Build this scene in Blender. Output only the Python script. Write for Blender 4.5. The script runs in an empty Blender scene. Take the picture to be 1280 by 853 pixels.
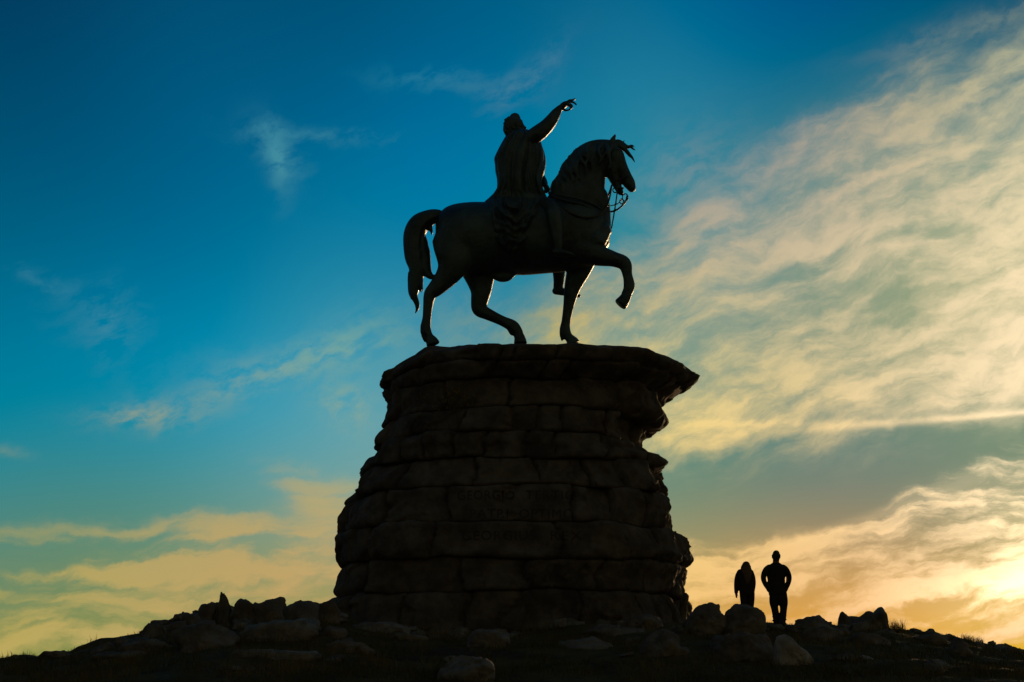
import bpy, bmesh, math, random
import numpy as np
from mathutils import Vector, Matrix, noise as mnoise
R = math.radians
random.seed(7)
rng = np.random.default_rng(11)
sc = bpy.context.scene
COL = sc.collection

# ------------------------------------------------------------------ camera
LENS, PITCH, EYE = 50.0, R(13.7), 1.6
cam = bpy.data.cameras.new('camera')
cam.lens = LENS; cam.sensor_width = 36.0; cam.clip_start = 0.1; cam.clip_end = 20000
cam_ob = bpy.data.objects.new('camera', cam); COL.objects.link(cam_ob)
cam_ob.location = (0, 0, EYE); cam_ob.rotation_euler = (math.pi/2 + PITCH, 0, 0)
sc.camera = cam_ob
F = LENS / 36.0 * 1280.0
CP, SP = math.cos(PITCH), math.sin(PITCH)
def ray(px, py):
    a = (px - 640) / F; b = (426.5 - py) / F
    return Vector((a, CP - b*SP, SP + b*CP))
def at(px, py, Y):
    """the real place, at distance Y in front of the viewer, of something measured in the photograph"""
    d = ray(px, py); t = Y / d.y
    return Vector((d.x*t, Y, EYE + d.z*t))

# ------------------------------------------------------------------ sky
SUN_AZ, SUN_EL, SUN_POWER, SUN_ANGLE = 22.5, 5.5, 2.0, 1.5
EXPOSURE = 0.0
world = bpy.data.worlds.new('World'); sc.world = world
world.use_nodes = True
def lin(c): return tuple((v/255/12.92 if v <= 10.3 else ((v/255+.055)/1.055)**2.4) for v in c)
def build_sky():
    nt = world.node_tree; N = nt.nodes; L = nt.links
    bg = N['Background']
    def val(x):
        return x
    def put(n, i, x):
        if isinstance(x, (int, float)): n.inputs[i].default_value = x
        elif isinstance(x, tuple): n.inputs[i].default_value = x
        else: L.new(x, n.inputs[i])
    def M(op, a, b=None, c=None, clamp=False):
        n = N.new('ShaderNodeMath'); n.operation = op; n.use_clamp = clamp
        put(n, 0, a)
        if b is not None: put(n, 1, b)
        if c is not None: put(n, 2, c)
        return n.outputs[0]
    def V(op, a, b=None, s=None):
        n = N.new('ShaderNodeVectorMath'); n.operation = op
        put(n, 0, a)
        if b is not None: put(n, 1, b)
        if s is not None: put(n, 3, s)
        return n.outputs[1] if op in ('LENGTH', 'DISTANCE', 'DOT_PRODUCT') else n.outputs[0]
    tc = N.new('ShaderNodeTexCoord').outputs['Generated']
    D = V('NORMALIZE', tc)
    sep = N.new('ShaderNodeSeparateXYZ'); L.new(D, sep.inputs[0])
    az = M('MULTIPLY', M('ARCTAN2', sep.outputs[0], sep.outputs[1]), 57.2958)
    el = M('MULTIPLY', M('ARCSINE', sep.outputs[2]), 57.2958)
    def ae(px, py):
        d = ray(px, py).normalized()
        return math.degrees(math.atan2(d.x, d.y)), math.degrees(math.asin(d.z))
    def noise_tex(vec, scale, detail=6, rough=.55, dist=0.0):
        n = N.new('ShaderNodeTexNoise'); n.noise_dimensions = '3D'
        L.new(vec, n.inputs['Vector']); n.inputs['Scale'].default_value = scale
        n.inputs['Detail'].default_value = detail; n.inputs['Roughness'].default_value = rough
        n.inputs['Distortion'].default_value = dist
        return n.outputs[0]
    def comb(x, y, z):
        n = N.new('ShaderNodeCombineXYZ'); put(n, 0, x); put(n, 1, y); put(n, 2, z); return n.outputs[0]
    def field(anchors, sig, ridge=.004):
        dirs, cols, sg, am = [], [], [], []
        for (px, py, c, *g) in anchors:
            far = px is None
            dirs.append(Vector(py).normalized() if far else ray(px, py).normalized())
            col = lin(c) if max(c) > 4 else tuple(c)
            cols.append([v*(g[0] if g else 1) for v in col])
            sg.append(.45 if far else sig); am.append(.004 if far else 1.0)
        dirs_ = np.array([tuple(d) for d in dirs]); cols = np.array(cols)
        d2 = ((dirs_[:, None]-dirs_[None])**2).sum(-1)
        W = np.exp(-d2/(2*np.array(sg)[None]**2))*np.array(am)[None]
        W /= W.sum(1, keepdims=True)
        n = len(cols)
        sol = cols + np.linalg.solve(W.T@W + ridge*np.eye(n), W.T@(cols - W@cols))
        sol = np.clip(sol, cols*.5-.15, cols*1.5+.02)
        num = den = None
        for d, c, s, a in zip(dirs, sol, sg, am):
            w = M('EXPONENT', M('MULTIPLY_ADD', V('DOT_PRODUCT', D, tuple(d)), 1/(s*s), math.log(a)-1/(s*s)))
            sc_ = V('SCALE', tuple(float(v) for v in c), s=w)
            num = sc_ if num is None else V('ADD', num, sc_)
            den = w if den is None else M('ADD', den, w)
        return V('SCALE', num, s=M('DIVIDE', 1.0, den))
    # warped coordinates shared by every cloud layer
    P0 = comb(az, el, 0.0)
    nW = N.new('ShaderNodeTexNoise'); L.new(P0, nW.inputs['Vector']); nW.inputs['Scale'].default_value = .22
    nW.inputs['Detail'].default_value = 5; nW.inputs['Roughness'].default_value = .6
    warp = V('SCALE', V('SUBTRACT', nW.outputs['Color'], (.5, .5, .5)), s=2.2)
    P = V('ADD', P0, warp)
    sp2 = N.new('ShaderNodeSeparateXYZ'); L.new(P, sp2.inputs[0])
    X, Y = sp2.outputs[0], sp2.outputs[1]
    PW = comb(X, Y, 1.0); PU = comb(az, el, 1.0)
    def blob(px, py, rx, ry, rot, amp, warped=True, power=1.0):
        a, e = ae(px, py); r = R(rot)
        c, sn = math.cos(r)*31.03, math.sin(r)*31.03
        v = PW if warped else PU
        q = V('DOT_PRODUCT', v, (c/rx, sn/rx, -(a*c+e*sn)/rx)); t = V('DOT_PRODUCT', v, (-sn/ry, c/ry, (a*sn-e*c)/ry))
        d2 = M('MULTIPLY_ADD', t, t, M('MULTIPLY', q, q))
        return M('EXPONENT', M('SUBTRACT', math.log(amp), d2))
    def streaks(rot, along, across, seed, detail=6, rough=.58, scale=1.0):
        r = R(rot); c, s = math.cos(r), math.sin(r)
        q = M('ADD', M('MULTIPLY', X, c/along), M('MULTIPLY', Y, s/along))
        t = M('ADD', M('MULTIPLY', X, -s/across), M('MULTIPLY', Y, c/across))
        return noise_tex(comb(q, t, float(seed)), scale, detail, rough)
    def smooth(x, lo, hi):
        n = N.new('ShaderNodeMapRange'); n.interpolation_type = 'SMOOTHSTEP'
        put(n, 0, x); n.inputs[1].default_value = lo; n.inputs[2].default_value = hi
        return n.outputs[0]
    def mix(f, a, b):
        n = N.new('ShaderNodeMix'); n.data_type = 'RGBA'
        put(n, 0, f)
        for i, x in ((6, a), (7, b)):
            L.new(x, n.inputs[i])
        return n.outputs[2]
    def total(lst):
        t = lst[0]
        for x in lst[1:]: t = M('ADD', t, x)
        return t
    nA = streaks(17, 4.4, 1.4, 1.3)                # long diagonal cirrus fibres
    nB = streaks(6, 5.0, 1.0, 7.7, rough=.55)      # flat low streaks
    nC = streaks(20, 1.6, .75, 3.1, rough=.62)     # mottle
    nD = streaks(12, 9.0, 3.2, 9.4, detail=5)      # large soft folds
    clear = field(CLEAR, .07)
    cloud = field(CLOUD, .08)
    MA = M('MINIMUM', total([blob(*b) for b in BLOBS_A]), 1.0)
    MB = M('MINIMUM', total([blob(*b) for b in BLOBS_B]), 1.0)
    def cover(m, n, k, lo, hi):
        return smooth(M('MULTIPLY_ADD', M('MULTIPLY', M('SUBTRACT', n, .5), M('MINIMUM', M('MULTIPLY', m, 2.6), 1.0)), k, m), lo, hi)
    tA = M('ADD', M('MULTIPLY', nA, .34), M('ADD', M('MULTIPLY', nC, .26), M('ADD', M('MULTIPLY', nD, .20), M('MULTIPLY', nB, .20))))
    tA = smooth(tA, .39, .60)
    dA = M('MULTIPLY', cover(MA, nA, 1.7, .05, 1.2), M('MULTIPLY_ADD', tA, .95, .38))
    tB = M('ADD', M('MULTIPLY', nB, .75), M('MULTIPLY', nC, .25))
    tB = smooth(tB, .40, .58)
    dB = M('MULTIPLY', cover(MB, nB, 1.5, .12, .95), M('MULTIPLY_ADD', tB, .98, .16))
    # thin high wisps and the long straight trail
    wis = total([blob(*b) for b in WISPS])
    dW = M('MULTIPLY', wis, smooth(nC, .32, .64))
    trail = total([blob(*b) for b in TRAILS])
    trail = M('MULTIPLY', trail, M('MULTIPLY_ADD', smooth(nB, .35, .60), .5, .5))
    dens = M('MAXIMUM', dA, dB)
    dens = M('ADD', dens, M('MULTIPLY', M('SUBTRACT', 1.0, dens), dW))
    dens = M('ADD', dens, trail, clamp=False)
    dens = M('MINIMUM', dens, 1.35)
    n = N.new('ShaderNodeMix'); n.data_type = 'RGBA'; n.clamp_factor = False
    L.new(dens, n.inputs[0]); L.new(clear, n.inputs[6]); L.new(cloud, n.inputs[7])
    body = n.outputs[2]
    glow = total([blob(*b) for b in GLOW])
    glow = M('MULTIPLY', glow, M('MULTIPLY_ADD', dens, 1.0, .12))
    body = V('ADD', body, V('SCALE', (1.0, .72, .40), s=glow))
    sky = N.new('ShaderNodeTexSky'); sky.sky_type = 'NISHITA'; sky.sun_disc = False
    sky.sun_elevation = R(SUN_EL); sky.sun_rotation = R(SUN_AZ)
    sky.air_density = 1.0; sky.dust_density = .2; sky.ozone_density = 3.0; sky.altitude = 100
    body = V('MAXIMUM', V('ADD', V('SCALE', body, s=1.0/SKY_STRENGTH), V('MULTIPLY', sky.outputs[0], NISHITA_SHARE)), (0.0, 0.0, 0.0))
    world.cycles.sampling_method = 'MANUAL'; world.cycles.sample_map_resolution = 256
    L.new(body, bg.inputs[0]); bg.inputs[1].default_value = SKY_STRENGTH
SKY_STRENGTH = 0.1
NISHITA_SHARE = (.004, .02, .010)
# clear air between the clouds: direction, colour
CLEAR = [
 (0,0,(0,60,95)), (0,120,(0,74,110)), (320,0,(0,78,116)), (0,850,(150,138,76)), (300,850,(170,145,70)), (640,850,(200,155,75)), (640,0,(0,94,133)), (1280,0,(22,84,112)), (0,250,(0,88,122)), (250,300,(0,107,148)), (300,100,(0,88,128)),
 (600,240,(0,120,160)), (440,380,(42,137,168)), (850,200,(62,130,152)), (1000,60,(0,98,136)), (1250,150,(92,128,130)), (250,560,(62,144,172)),
 (60,440,(8,122,160)), (0,350,(0,104,142)), (0,620,(52,134,152)), (420,560,(100,158,170)), (900,420,(104,134,130)), (1100,360,(126,142,118)), (1060,260,(108,136,126)), (1200,460,(134,144,112)), (1220,330,(150,156,120)), (1000,590,(68,130,118)), (880,620,(84,136,112)), (1150,620,(104,134,110)),
 (1240,560,(118,140,116)), (60,740,(112,134,106)), (200,730,(124,138,104)), (60,690,(98,132,118)), (330,750,(138,142,98)), (420,770,(168,148,84)), (920,780,(216,156,64)), (1080,790,(232,156,44)),
 (1270,810,(252,176,34)), (1270,690,(165,150,95)), (640,560,(110,150,150)), (760,330,(70,135,150)),
 (None,(0,0,1),(.0005,.03,.07)), (None,(0,-.5,.85),(.022,.034,.036)), (None,(0,-1,.1),(.095,.072,.042)),
 (None,(-1,-.2,.1),(.07,.062,.042)), (None,(1,-.2,.1),(.14,.10,.05)), (None,(-.8,.6,.5),(.001,.035,.08)), (None,(.8,.5,.5),(.03,.07,.09)),
]
CLOUD = [
 (1100,290,(224,206,152)), (1250,290,(254,230,184)), (900,310,(170,171,138)), (700,380,(158,160,124)), (850,500,(206,192,128)),
 (1060,440,(205,194,142)), (1250,520,(240,222,178)), (1200,590,(238,214,164)), (1275,640,(255,240,205),1.15), (1255,730,(255,228,160)), (980,690,(226,186,118)),
 (1050,715,(250,196,116)), (1250,810,(254,180,36)), (900,740,(240,186,96)), (350,690,(178,156,78)), (50,680,(166,156,94)), (1100,805,(250,180,50)), (50,790,(180,162,96)), (250,850,(185,160,90)),
 (400,800,(196,160,88)), (150,510,(124,152,152)), (330,190,(50,128,156)), (600,100,(44,122,152)), (1250,100,(170,176,150)), (1080,160,(134,152,140)), (930,235,(126,146,144)), (1170,110,(150,162,146)), (410,620,(165,165,128)), (430,520,(130,165,165)),
 (None,(0,0,1),(.02,.06,.10)), (None,(0,-1,.2),(.09,.075,.05)), (None,(-1,0,.2),(.05,.055,.05)), (None,(1,0,.2),(.16,.14,.10)),
]
# cloud banks: px, py, rx, ry, rotation, weight
BLOBS_A = [(1130,330,260,130,28,1.15), (1290,270,170,140,30,1.1), (1080,190,170,55,26,.55), (935,265,130,55,32,.5), (820,345,110,50,28,.5), (950,470,230,62,6,1.0), (1000,340,230,85,30,.7), (1230,425,180,62,8,.7), (760,400,140,55,8,.7),
           (1210,115,150,36,14,.55), (820,545,80,30,10,.4), (640,470,160,60,0,.25), (700,440,110,40,0,.35)]
BLOBS_B = [(1245,600,95,36,22,1.1), (1150,630,90,14,18,.7), (1300,620,60,40,10,.8), (1180,755,330,60,4,1.4), (930,725,190,44,0,1.0), (370,718,160,44,5,.85), (120,700,190,40,0,.75),
           (40,790,220,40,0,.85), (300,670,120,22,-6,.5), (400,630,70,22,-30,.45), (620,740,200,70,0,1.0), (1060,690,120,16,10,.6), (470,640,90,40,-20,.5)]
WISPS = [(345,188,42,22,-35,.75), (352,215,14,34,10,.65), (400,165,90,12,2,.28), (555,102,90,16,-4,.7), (400,165,90,9,2,.4), (655,100,62,18,35,.75), (170,512,50,14,12,.95), (290,480,90,18,22,.5),
         (60,342,40,12,-20,.22), (140,395,22,50,0,.16), (440,510,28,26,0,.45), (420,440,110,28,14,.22), (220,520,60,12,10,.3), (10,568,25,8,0,.3), (1230,30,130,14,8,.35), (860,230,80,60,30,.35), (400,600,60,12,-20,.5), (380,440,120,22,14,.5), (450,420,60,40,20,.35), (430,500,40,26,0,.5), (130,400,40,60,70,.2), (345,195,20,40,15,.35), (590,400,60,40,0,.35)]
TRAILS = [(1200,521,190,4.5,2.5,1.0,False), (1250,519,70,3,2.5,.6,False), (1010,530,150,5,-2,.40,False), (1080,648,90,6,16,.30,False)]
GLOW = [(1300,645,60,26,0,.8), (1295,742,110,24,6,.8), (1285,700,50,34,0,.35), (1190,610,70,18,25,.25), (1230,700,120,50,0,.08)]
build_sky()
sun = bpy.data.lights.new('sun', 'SUN'); sun.energy = SUN_POWER; sun.angle = R(SUN_ANGLE); sun.color = (1.0, .62, .30)
sun_ob = bpy.data.objects.new('sun', sun); COL.objects.link(sun_ob)
_d = Vector((math.sin(R(SUN_AZ))*math.cos(R(SUN_EL)), math.cos(R(SUN_AZ))*math.cos(R(SUN_EL)), math.sin(R(SUN_EL))))
sun_ob.rotation_euler = _d.to_track_quat('Z', 'Y').to_euler(); sun_ob.location = _d*60
sc.view_settings.view_transform = 'Standard'; sc.view_settings.look = 'None'
sc.view_settings.exposure = EXPOSURE; sc.view_settings.gamma = 1.0; sc.view_settings.use_curve_mapping = False
sc.render.engine = 'CYCLES'; sc.cycles.use_denoising = True; sc.cycles.max_bounces = 4; sc.cycles.use_adaptive_sampling = True; sc.cycles.adaptive_threshold = .012; sc.cycles.adaptive_min_samples = 5

# ------------------------------------------------------------------ helpers
def mat(name, colA, colB, scale=3.0, rough=.85, metal=0.0, bump=.3, bscale=12.0, colC=None, cscale=.8, detail=8, spec=.3):
    m = bpy.data.materials.new(name); m.use_nodes = True
    nt = m.node_tree; N = nt.nodes; L = nt.links
    b = N['Principled BSDF']; b.inputs['Roughness'].default_value = rough; b.inputs['Metallic'].default_value = metal
    b.inputs['Specular IOR Level'].default_value = spec
    tc = N.new('ShaderNodeTexCoord').outputs['Object']
    n = N.new('ShaderNodeTexNoise'); n.inputs['Scale'].default_value = scale; n.inputs['Detail'].default_value = detail
    n.inputs['Roughness'].default_value = .62; L.new(tc, n.inputs['Vector'])
    r = N.new('ShaderNodeValToRGB'); r.color_ramp.elements[0].position = .36; r.color_ramp.elements[1].position = .66
    r.color_ramp.elements[0].color = (*colA, 1); r.color_ramp.elements[1].color = (*colB, 1)
    L.new(n.outputs[0], r.inputs[0]); out = r.outputs[0]
    if colC:
        n2 = N.new('ShaderNodeTexNoise'); n2.inputs['Scale'].default_value = cscale; n2.inputs['Detail'].default_value = 9
        n2.inputs['Roughness'].default_value = .7; L.new(tc, n2.inputs['Vector'])
        r2 = N.new('ShaderNodeMapRange'); r2.inputs[1].default_value = .54; r2.inputs[2].default_value = .64; L.new(n2.outputs[0], r2.inputs[0])
        mx = N.new('ShaderNodeMix'); mx.data_type = 'RGBA'; L.new(r2.outputs[0], mx.inputs[0]); L.new(out, mx.inputs[6])
        mx.inputs[7].default_value = (*colC, 1); out = mx.outputs[2]
    L.new(out, b.inputs['Base Color'])
    n3 = N.new('ShaderNodeTexNoise'); n3.inputs['Scale'].default_value = bscale; n3.inputs['Detail'].default_value = 10
    n3.inputs['Roughness'].default_value = .68; L.new(tc, n3.inputs['Vector'])
    bp = N.new('ShaderNodeBump'); bp.inputs['Strength'].default_value = bump; bp.inputs['Distance'].default_value = .08
    L.new(n3.outputs[0], bp.inputs['Height']); L.new(bp.outputs[0], b.inputs['Normal'])
    rr = N.new('ShaderNodeMapRange'); rr.inputs[3].default_value = max(0, rough-.12); rr.inputs[4].default_value = min(1, rough+.12)
    L.new(n.outputs[0], rr.inputs[0]); L.new(rr.outputs[0], b.inputs['Roughness'])
    return m
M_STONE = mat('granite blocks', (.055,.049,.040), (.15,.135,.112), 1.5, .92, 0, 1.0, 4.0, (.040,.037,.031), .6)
M_ROCK = mat('granite boulder', (.075,.067,.053), (.19,.172,.138), 1.8, .9, 0, .7, 6.0, (.19,.18,.15), 1.3)
M_PALE = mat('pale lichened granite', (.22,.205,.175), (.44,.41,.35), 2.6, .9, 0, .7, 8.0, (.16,.16,.12), 2.2)
M_CARVE = mat('carved letters', (.036,.032,.026), (.06,.054,.045), 3, .95, 0, .3, 12)
M_BRONZE = mat('weathered bronze', (.022,.042,.044), (.072,.125,.128), 1.1, .42, .3, .55, 6.0, (.045,.092,.09), 1.2, spec=.5)
M_BRASS = mat('polished bronze straps', (.05,.045,.025), (.11,.09,.05), 2.0, .33, .8, .1, 9.0, spec=.5)
M_TURF = mat('hill turf', (.050,.040,.014), (.12,.090,.034), 1.2, .95, 0, 1.0, 3.0, (.055,.04,.022), .35, spec=.1)
M_GRASS = mat('dry grass', (.05,.06,.018), (.16,.13,.05), .6, .8, 0, 0, 4, spec=.15)
M_JACKET = mat('dark jacket', (.014,.015,.018), (.028,.028,.032), 14, .85, 0, .3, 40)
M_COAT = mat('dark coat', (.020,.016,.016), (.036,.030,.030), 14, .85, 0, .3, 40)
M_TROUS = mat('dark trousers', (.016,.018,.024), (.030,.032,.040), 14, .9, 0, .3, 40)
M_SHOE = mat('dark shoes', (.02,.017,.014), (.04,.035,.03), 20, .6, 0, .1, 30)
M_SKIN = mat('skin', (.28,.16,.11), (.36,.21,.15), 20, .6, 0, .05, 50)
M_HAIR = mat('brown hair', (.025,.016,.01), (.05,.032,.018), 30, .6, 0, .3, 60)
M_HAIRB = mat('fair brown hair', (.08,.045,.02), (.13,.08,.035), 30, .55, 0, .3, 60)
M_LEAF = mat('small leaves', (.07,.07,.015), (.22,.17,.04), 5, .7, 0, 0, 4)

def add_mesh(name, verts, faces, m, parent=None, smooth=True):
    me = bpy.data.meshes.new(name); me.from_pydata([tuple(v) for v in verts], [], [tuple(f) for f in faces])
    me.update(); me.materials.append(m)
    if smooth: me.polygons.foreach_set('use_smooth', [True]*len(me.polygons))
    o = bpy.data.objects.new(name, me); COL.objects.link(o)
    if parent: o.parent = parent
    return o
def recentre(o, origin):
    o.data.transform(Matrix.Translation(-Vector(origin))); o.location = origin
    return o
def tag(o, label, cat, group=None):
    o['label'] = label; o['category'] = cat
    if group: o['group'] = group
    return o
def empty(name, loc, label, cat, group=None):
    o = bpy.data.objects.new(name, None); COL.objects.link(o); o.location = loc
    return tag(o, label, cat, group)

def facet(p, s):
    c = mnoise.voronoi(p*s)[1][0]
    return mnoise.noise_vector(c*3.7+Vector((.31,.17,.53))).dot(p-c/s)*1.6 + mnoise.noise(c*5.3)*.25/s
class Soup:
    """closed pieces that are fused into one skin afterwards"""
    def __init__(s): s.v = []; s.f = []
    def add(s, v, f):
        o = len(s.v); s.v += [tuple(x) for x in v]; s.f += [tuple(i+o for i in g) for g in f]
    def limb(s, pts, Y, n=20, sub=4, up=False, cap=1.0):
        """pts: (px, py, lateral, radius in px, lateral radius m); a tapered limb measured in the photograph, set at distance Y+lateral"""
        P = np.array([[*p[:5]] for p in pts], float)
        k = len(P)
        if sub > 1 and k > 2:
            t = np.arange(k); tt = np.linspace(0, k-1, (k-1)*sub+1)
            Q = []
            for x in tt:                                     # Catmull-Rom
                i = min(int(x), k-2); u = x-i
                p0, p1, p2, p3 = P[max(i-1,0)], P[i], P[i+1], P[min(i+2,k-1)]
                Q.append(.5*((2*p1)+(-p0+p2)*u+(2*p0-5*p1+4*p2-p3)*u*u+(-p0+3*p1-3*p2+p3)*u**3))
            P = np.array(Q)
        P[:, 3] = np.maximum(P[:, 3], .15); P[:, 4] = np.maximum(P[:, 4], .004)
        # rounded ends
        d0 = P[0,:2]-P[1,:2]; d0 /= np.linalg.norm(d0)+1e-9
        d1 = P[-1,:2]-P[-2,:2]; d1 /= np.linalg.norm(d1)+1e-9
        def ends(p, d):
            out = []
            for a in (30, 60, 82):
                q = p.copy(); q[:2] += d*p[3]*cap*math.sin(R(a)); q[3] *= math.cos(R(a)); q[4] *= math.cos(R(a)); out.append(q)
            return out
        P = np.array(ends(P[0], d0)[::-1] + list(P) + ends(P[-1], d1))
        T = np.gradient(P[:, :2], axis=0); T /= np.linalg.norm(T, axis=1, keepdims=True)+1e-9
        T[:4] = -d0; T[-4:] = d1
        if up: T[:] = (1, 0)
        V_ = []
        for i, p in enumerate(P):
            nx, ny = -T[i,1], T[i,0]; Yc = Y+p[2]
            for j in range(n):
                a = 2*math.pi*j/n
                q = at(p[0]+nx*p[3]*math.cos(a), p[1]+ny*p[3]*math.cos(a), Yc)
                q.y += p[4]*math.sin(a)
                V_.append(q)
        Fc = [(i*n+j, i*n+(j+1)%n, (i+1)*n+(j+1)%n, (i+1)*n+j) for i in range(len(P)-1) for j in range(n)]
        Fc.append(tuple(range(n))[::-1]); Fc.append(tuple((len(P)-1)*n+j for j in range(n)))
        s.add(V_, Fc)
    def fuse(s, name, voxel, m, parent=None, smooth=3, fac=.5):
        tmp = bpy.data.meshes.new('t'); tmp.from_pydata(s.v, [], s.f); tmp.update()
        bm = bmesh.new(); bm.from_mesh(tmp); bmesh.ops.recalc_face_normals(bm, faces=bm.faces[:]); bm.to_mesh(tmp); bm.free()
        o = bpy.data.objects.new('t', tmp); COL.objects.link(o)
        md = o.modifiers.new('r', 'REMESH'); md.mode = 'VOXEL'; md.voxel_size = voxel
        if smooth:
            ms = o.modifiers.new('s', 'SMOOTH'); ms.factor = fac; ms.iterations = smooth
        dg = bpy.context.evaluated_depsgraph_get(); dg.update()
        me = bpy.data.meshes.new_from_object(o.evaluated_get(dg), depsgraph=dg)
        bpy.data.objects.remove(o); bpy.data.meshes.remove(tmp)
        me.name = name; me.materials.clear(); me.materials.append(m)
        me.polygons.foreach_set('use_smooth', [True]*len(me.polygons))
        q = bpy.data.objects.new(name, me); COL.objects.link(q)
        if parent: q.parent = parent
        return q
def keep_place(o, parent):
    """child of a thing whose empty sits at its base"""
    o.data.transform(Matrix.Translation(-parent_world(parent))); o.parent = parent
def parent_world(p):
    v = Vector(p.location)
    while p.parent: p = p.parent; v += Vector(p.location)
    return v
def fbm(x, y, z=0.0, octv=4):
    return mnoise.fractal(Vector((x, y, z)), 0.9, 2.0, octv)
def np_noise(P, scale, octv=4, seed=0):
    return np.array([mnoise.fractal(Vector((p[0]*scale+seed, p[1]*scale-seed, p[2]*scale+2*seed)), .9, 2.0, octv) for p in P])

# ------------------------------------------------------------------ ground
SKY_PX = [-900, -400, -100, 0, 60, 100, 150, 200, 240, 280, 330, 415, 450, 500, 640, 860, 940, 1000, 1060, 1120, 1180, 1230, 1280, 1400, 1700, 2200]
SKY_PY = [905, 868, 840, 829, 824, 825, 806, 794, 780, 770, 766, 766, 780, 792, 792, 778, 781, 785, 785, 792, 804, 814, 824, 836, 868, 912]
CR_Y = 38.0
_crx = [at(px, 426, CR_Y).x for px in SKY_PX]
_crz = [at(px, py, CR_Y).z for px, py in zip(SKY_PX, SKY_PY)]
def crest(x): return float(np.interp(x, _crx, _crz))
def ground_z(x, y, fine=True):
    zc = crest(x*CR_Y/max(y, 24) if y < CR_Y else x)
    if y < 22: base = 1.50*max(y, -30)/22 if y > 0 else y*.05
    elif y < CR_Y:
        t = (y-22)/(CR_Y-22); t2 = 1-(1-t)**1.35
        base = 1.50 + (zc-1.50)*t2
    elif y < 48: base = zc - .004*(y-CR_Y)**2
    else: base = zc - .4 - (y-48)*.13 if y < 300 else zc - .4 - 32.8
    if fine and y < 60:
        w = min(1.0, max(0.0, (y-2)/10))
        base += w*(.11*fbm(x*.30, y*.75, 1.0) + .06*fbm(x*.9, y*1.8, 5.0, 3) + .022*fbm(x*4, y*5, 9.0, 2))
    return base
def build_ground():
    xs = np.concatenate([[-4000,-1500,-600,-250,-120,-70,-45,-32,-25], np.arange(-21,21.01,.16), [25,32,45,70,120,250,600,1500,4000]])
    ys = np.concatenate([[-4000,-1200,-400,-150,-60,-25,-10,-4,0], np.arange(3,18,.6), np.arange(18,46,.16), np.arange(46,60,1.0), [64,70,80,100,130,180,240,299,301,400,700,1500,4000,9000]])
    V_ = [(x, y, ground_z(x, y)) for y in ys for x in xs]
    n = len(xs)
    Fc = [(j*n+i, j*n+i+1, (j+1)*n+i+1, (j+1)*n+i) for j in range(len(ys)-1) for i in range(n-1)]
    g = add_mesh('ground', V_, Fc, M_TURF); g['kind'] = 'structure'
    return g
build_ground()

# ------------------------------------------------------------------ pedestal
PY = 42.0                                            # distance of the pedestal's axis
PROF = [  # py, left px, right px, half depth m   (outline of the two flanks)
 (428,500,850,4.15),(464,500,850,4.15),(468,495,856,4.18),(473,485,866,4.2),(481,482,860,4.15),(490,480,848,4.0),(500,485,828,3.85),(512,488,822,3.75),(530,489,824,3.75),(543,481,811,3.8),(554,475,808,3.9),(568,472,810,4.0),
 (580,465,812,4.1),(585,463,826,4.1),(592,460,827,4.15),(602,456,818,4.2),(612,452,823,4.25),(631,438,834,4.4),(650,431,845,4.5),(665,431,849,4.6),(679,427,850,4.7),(693,429,854,4.75),
 (705,427,861,4.8),(720,427,857,4.8),(735,426,848,4.8),(750,423,850,4.85),(775,420,857,4.9),(800,416,862,4.95),(860,410,866,5.0)]
_pz = np.array([at(640, p[0], PY).z for p in PROF])[::-1]
_pl = np.array([at(p[1], 426, PY).x for p in PROF])       # x on the vertical plane depends on height too
_pl = np.array([at(p[1], p[0], PY).x for p in PROF])[::-1]
_pr = np.array([at(p[2], p[0], PY).x for p in PROF])[::-1]
_pb = np.array([p[3] for p in PROF])[::-1]
def se(z): return 2.25 if z > RIM_Z-.9 else min(2.7, 2.25+(RIM_Z-.9-z)*.35)
def prof(z): return float(np.interp(z, _pz, _pl)), float(np.interp(z, _pz, _pr)), float(np.interp(z, _pz, _pb))
SE = 2.7
RIM_Z = at(640, 429, PY-4.15).z
# joints between courses as seen on the front face
JOINTS = [(428,4.15),(447,4.18),(467,4.2),(508.5,3.75),(540,3.8),(572,4.0),(608,4.25),(652.7,4.5),(697,4.75),(738,4.85),(790,4.9)]
JZ = [at(640, p, PY-b).z for p, b in JOINTS]; JZ[0] = RIM_Z
JZ.append(1.8)
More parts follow.
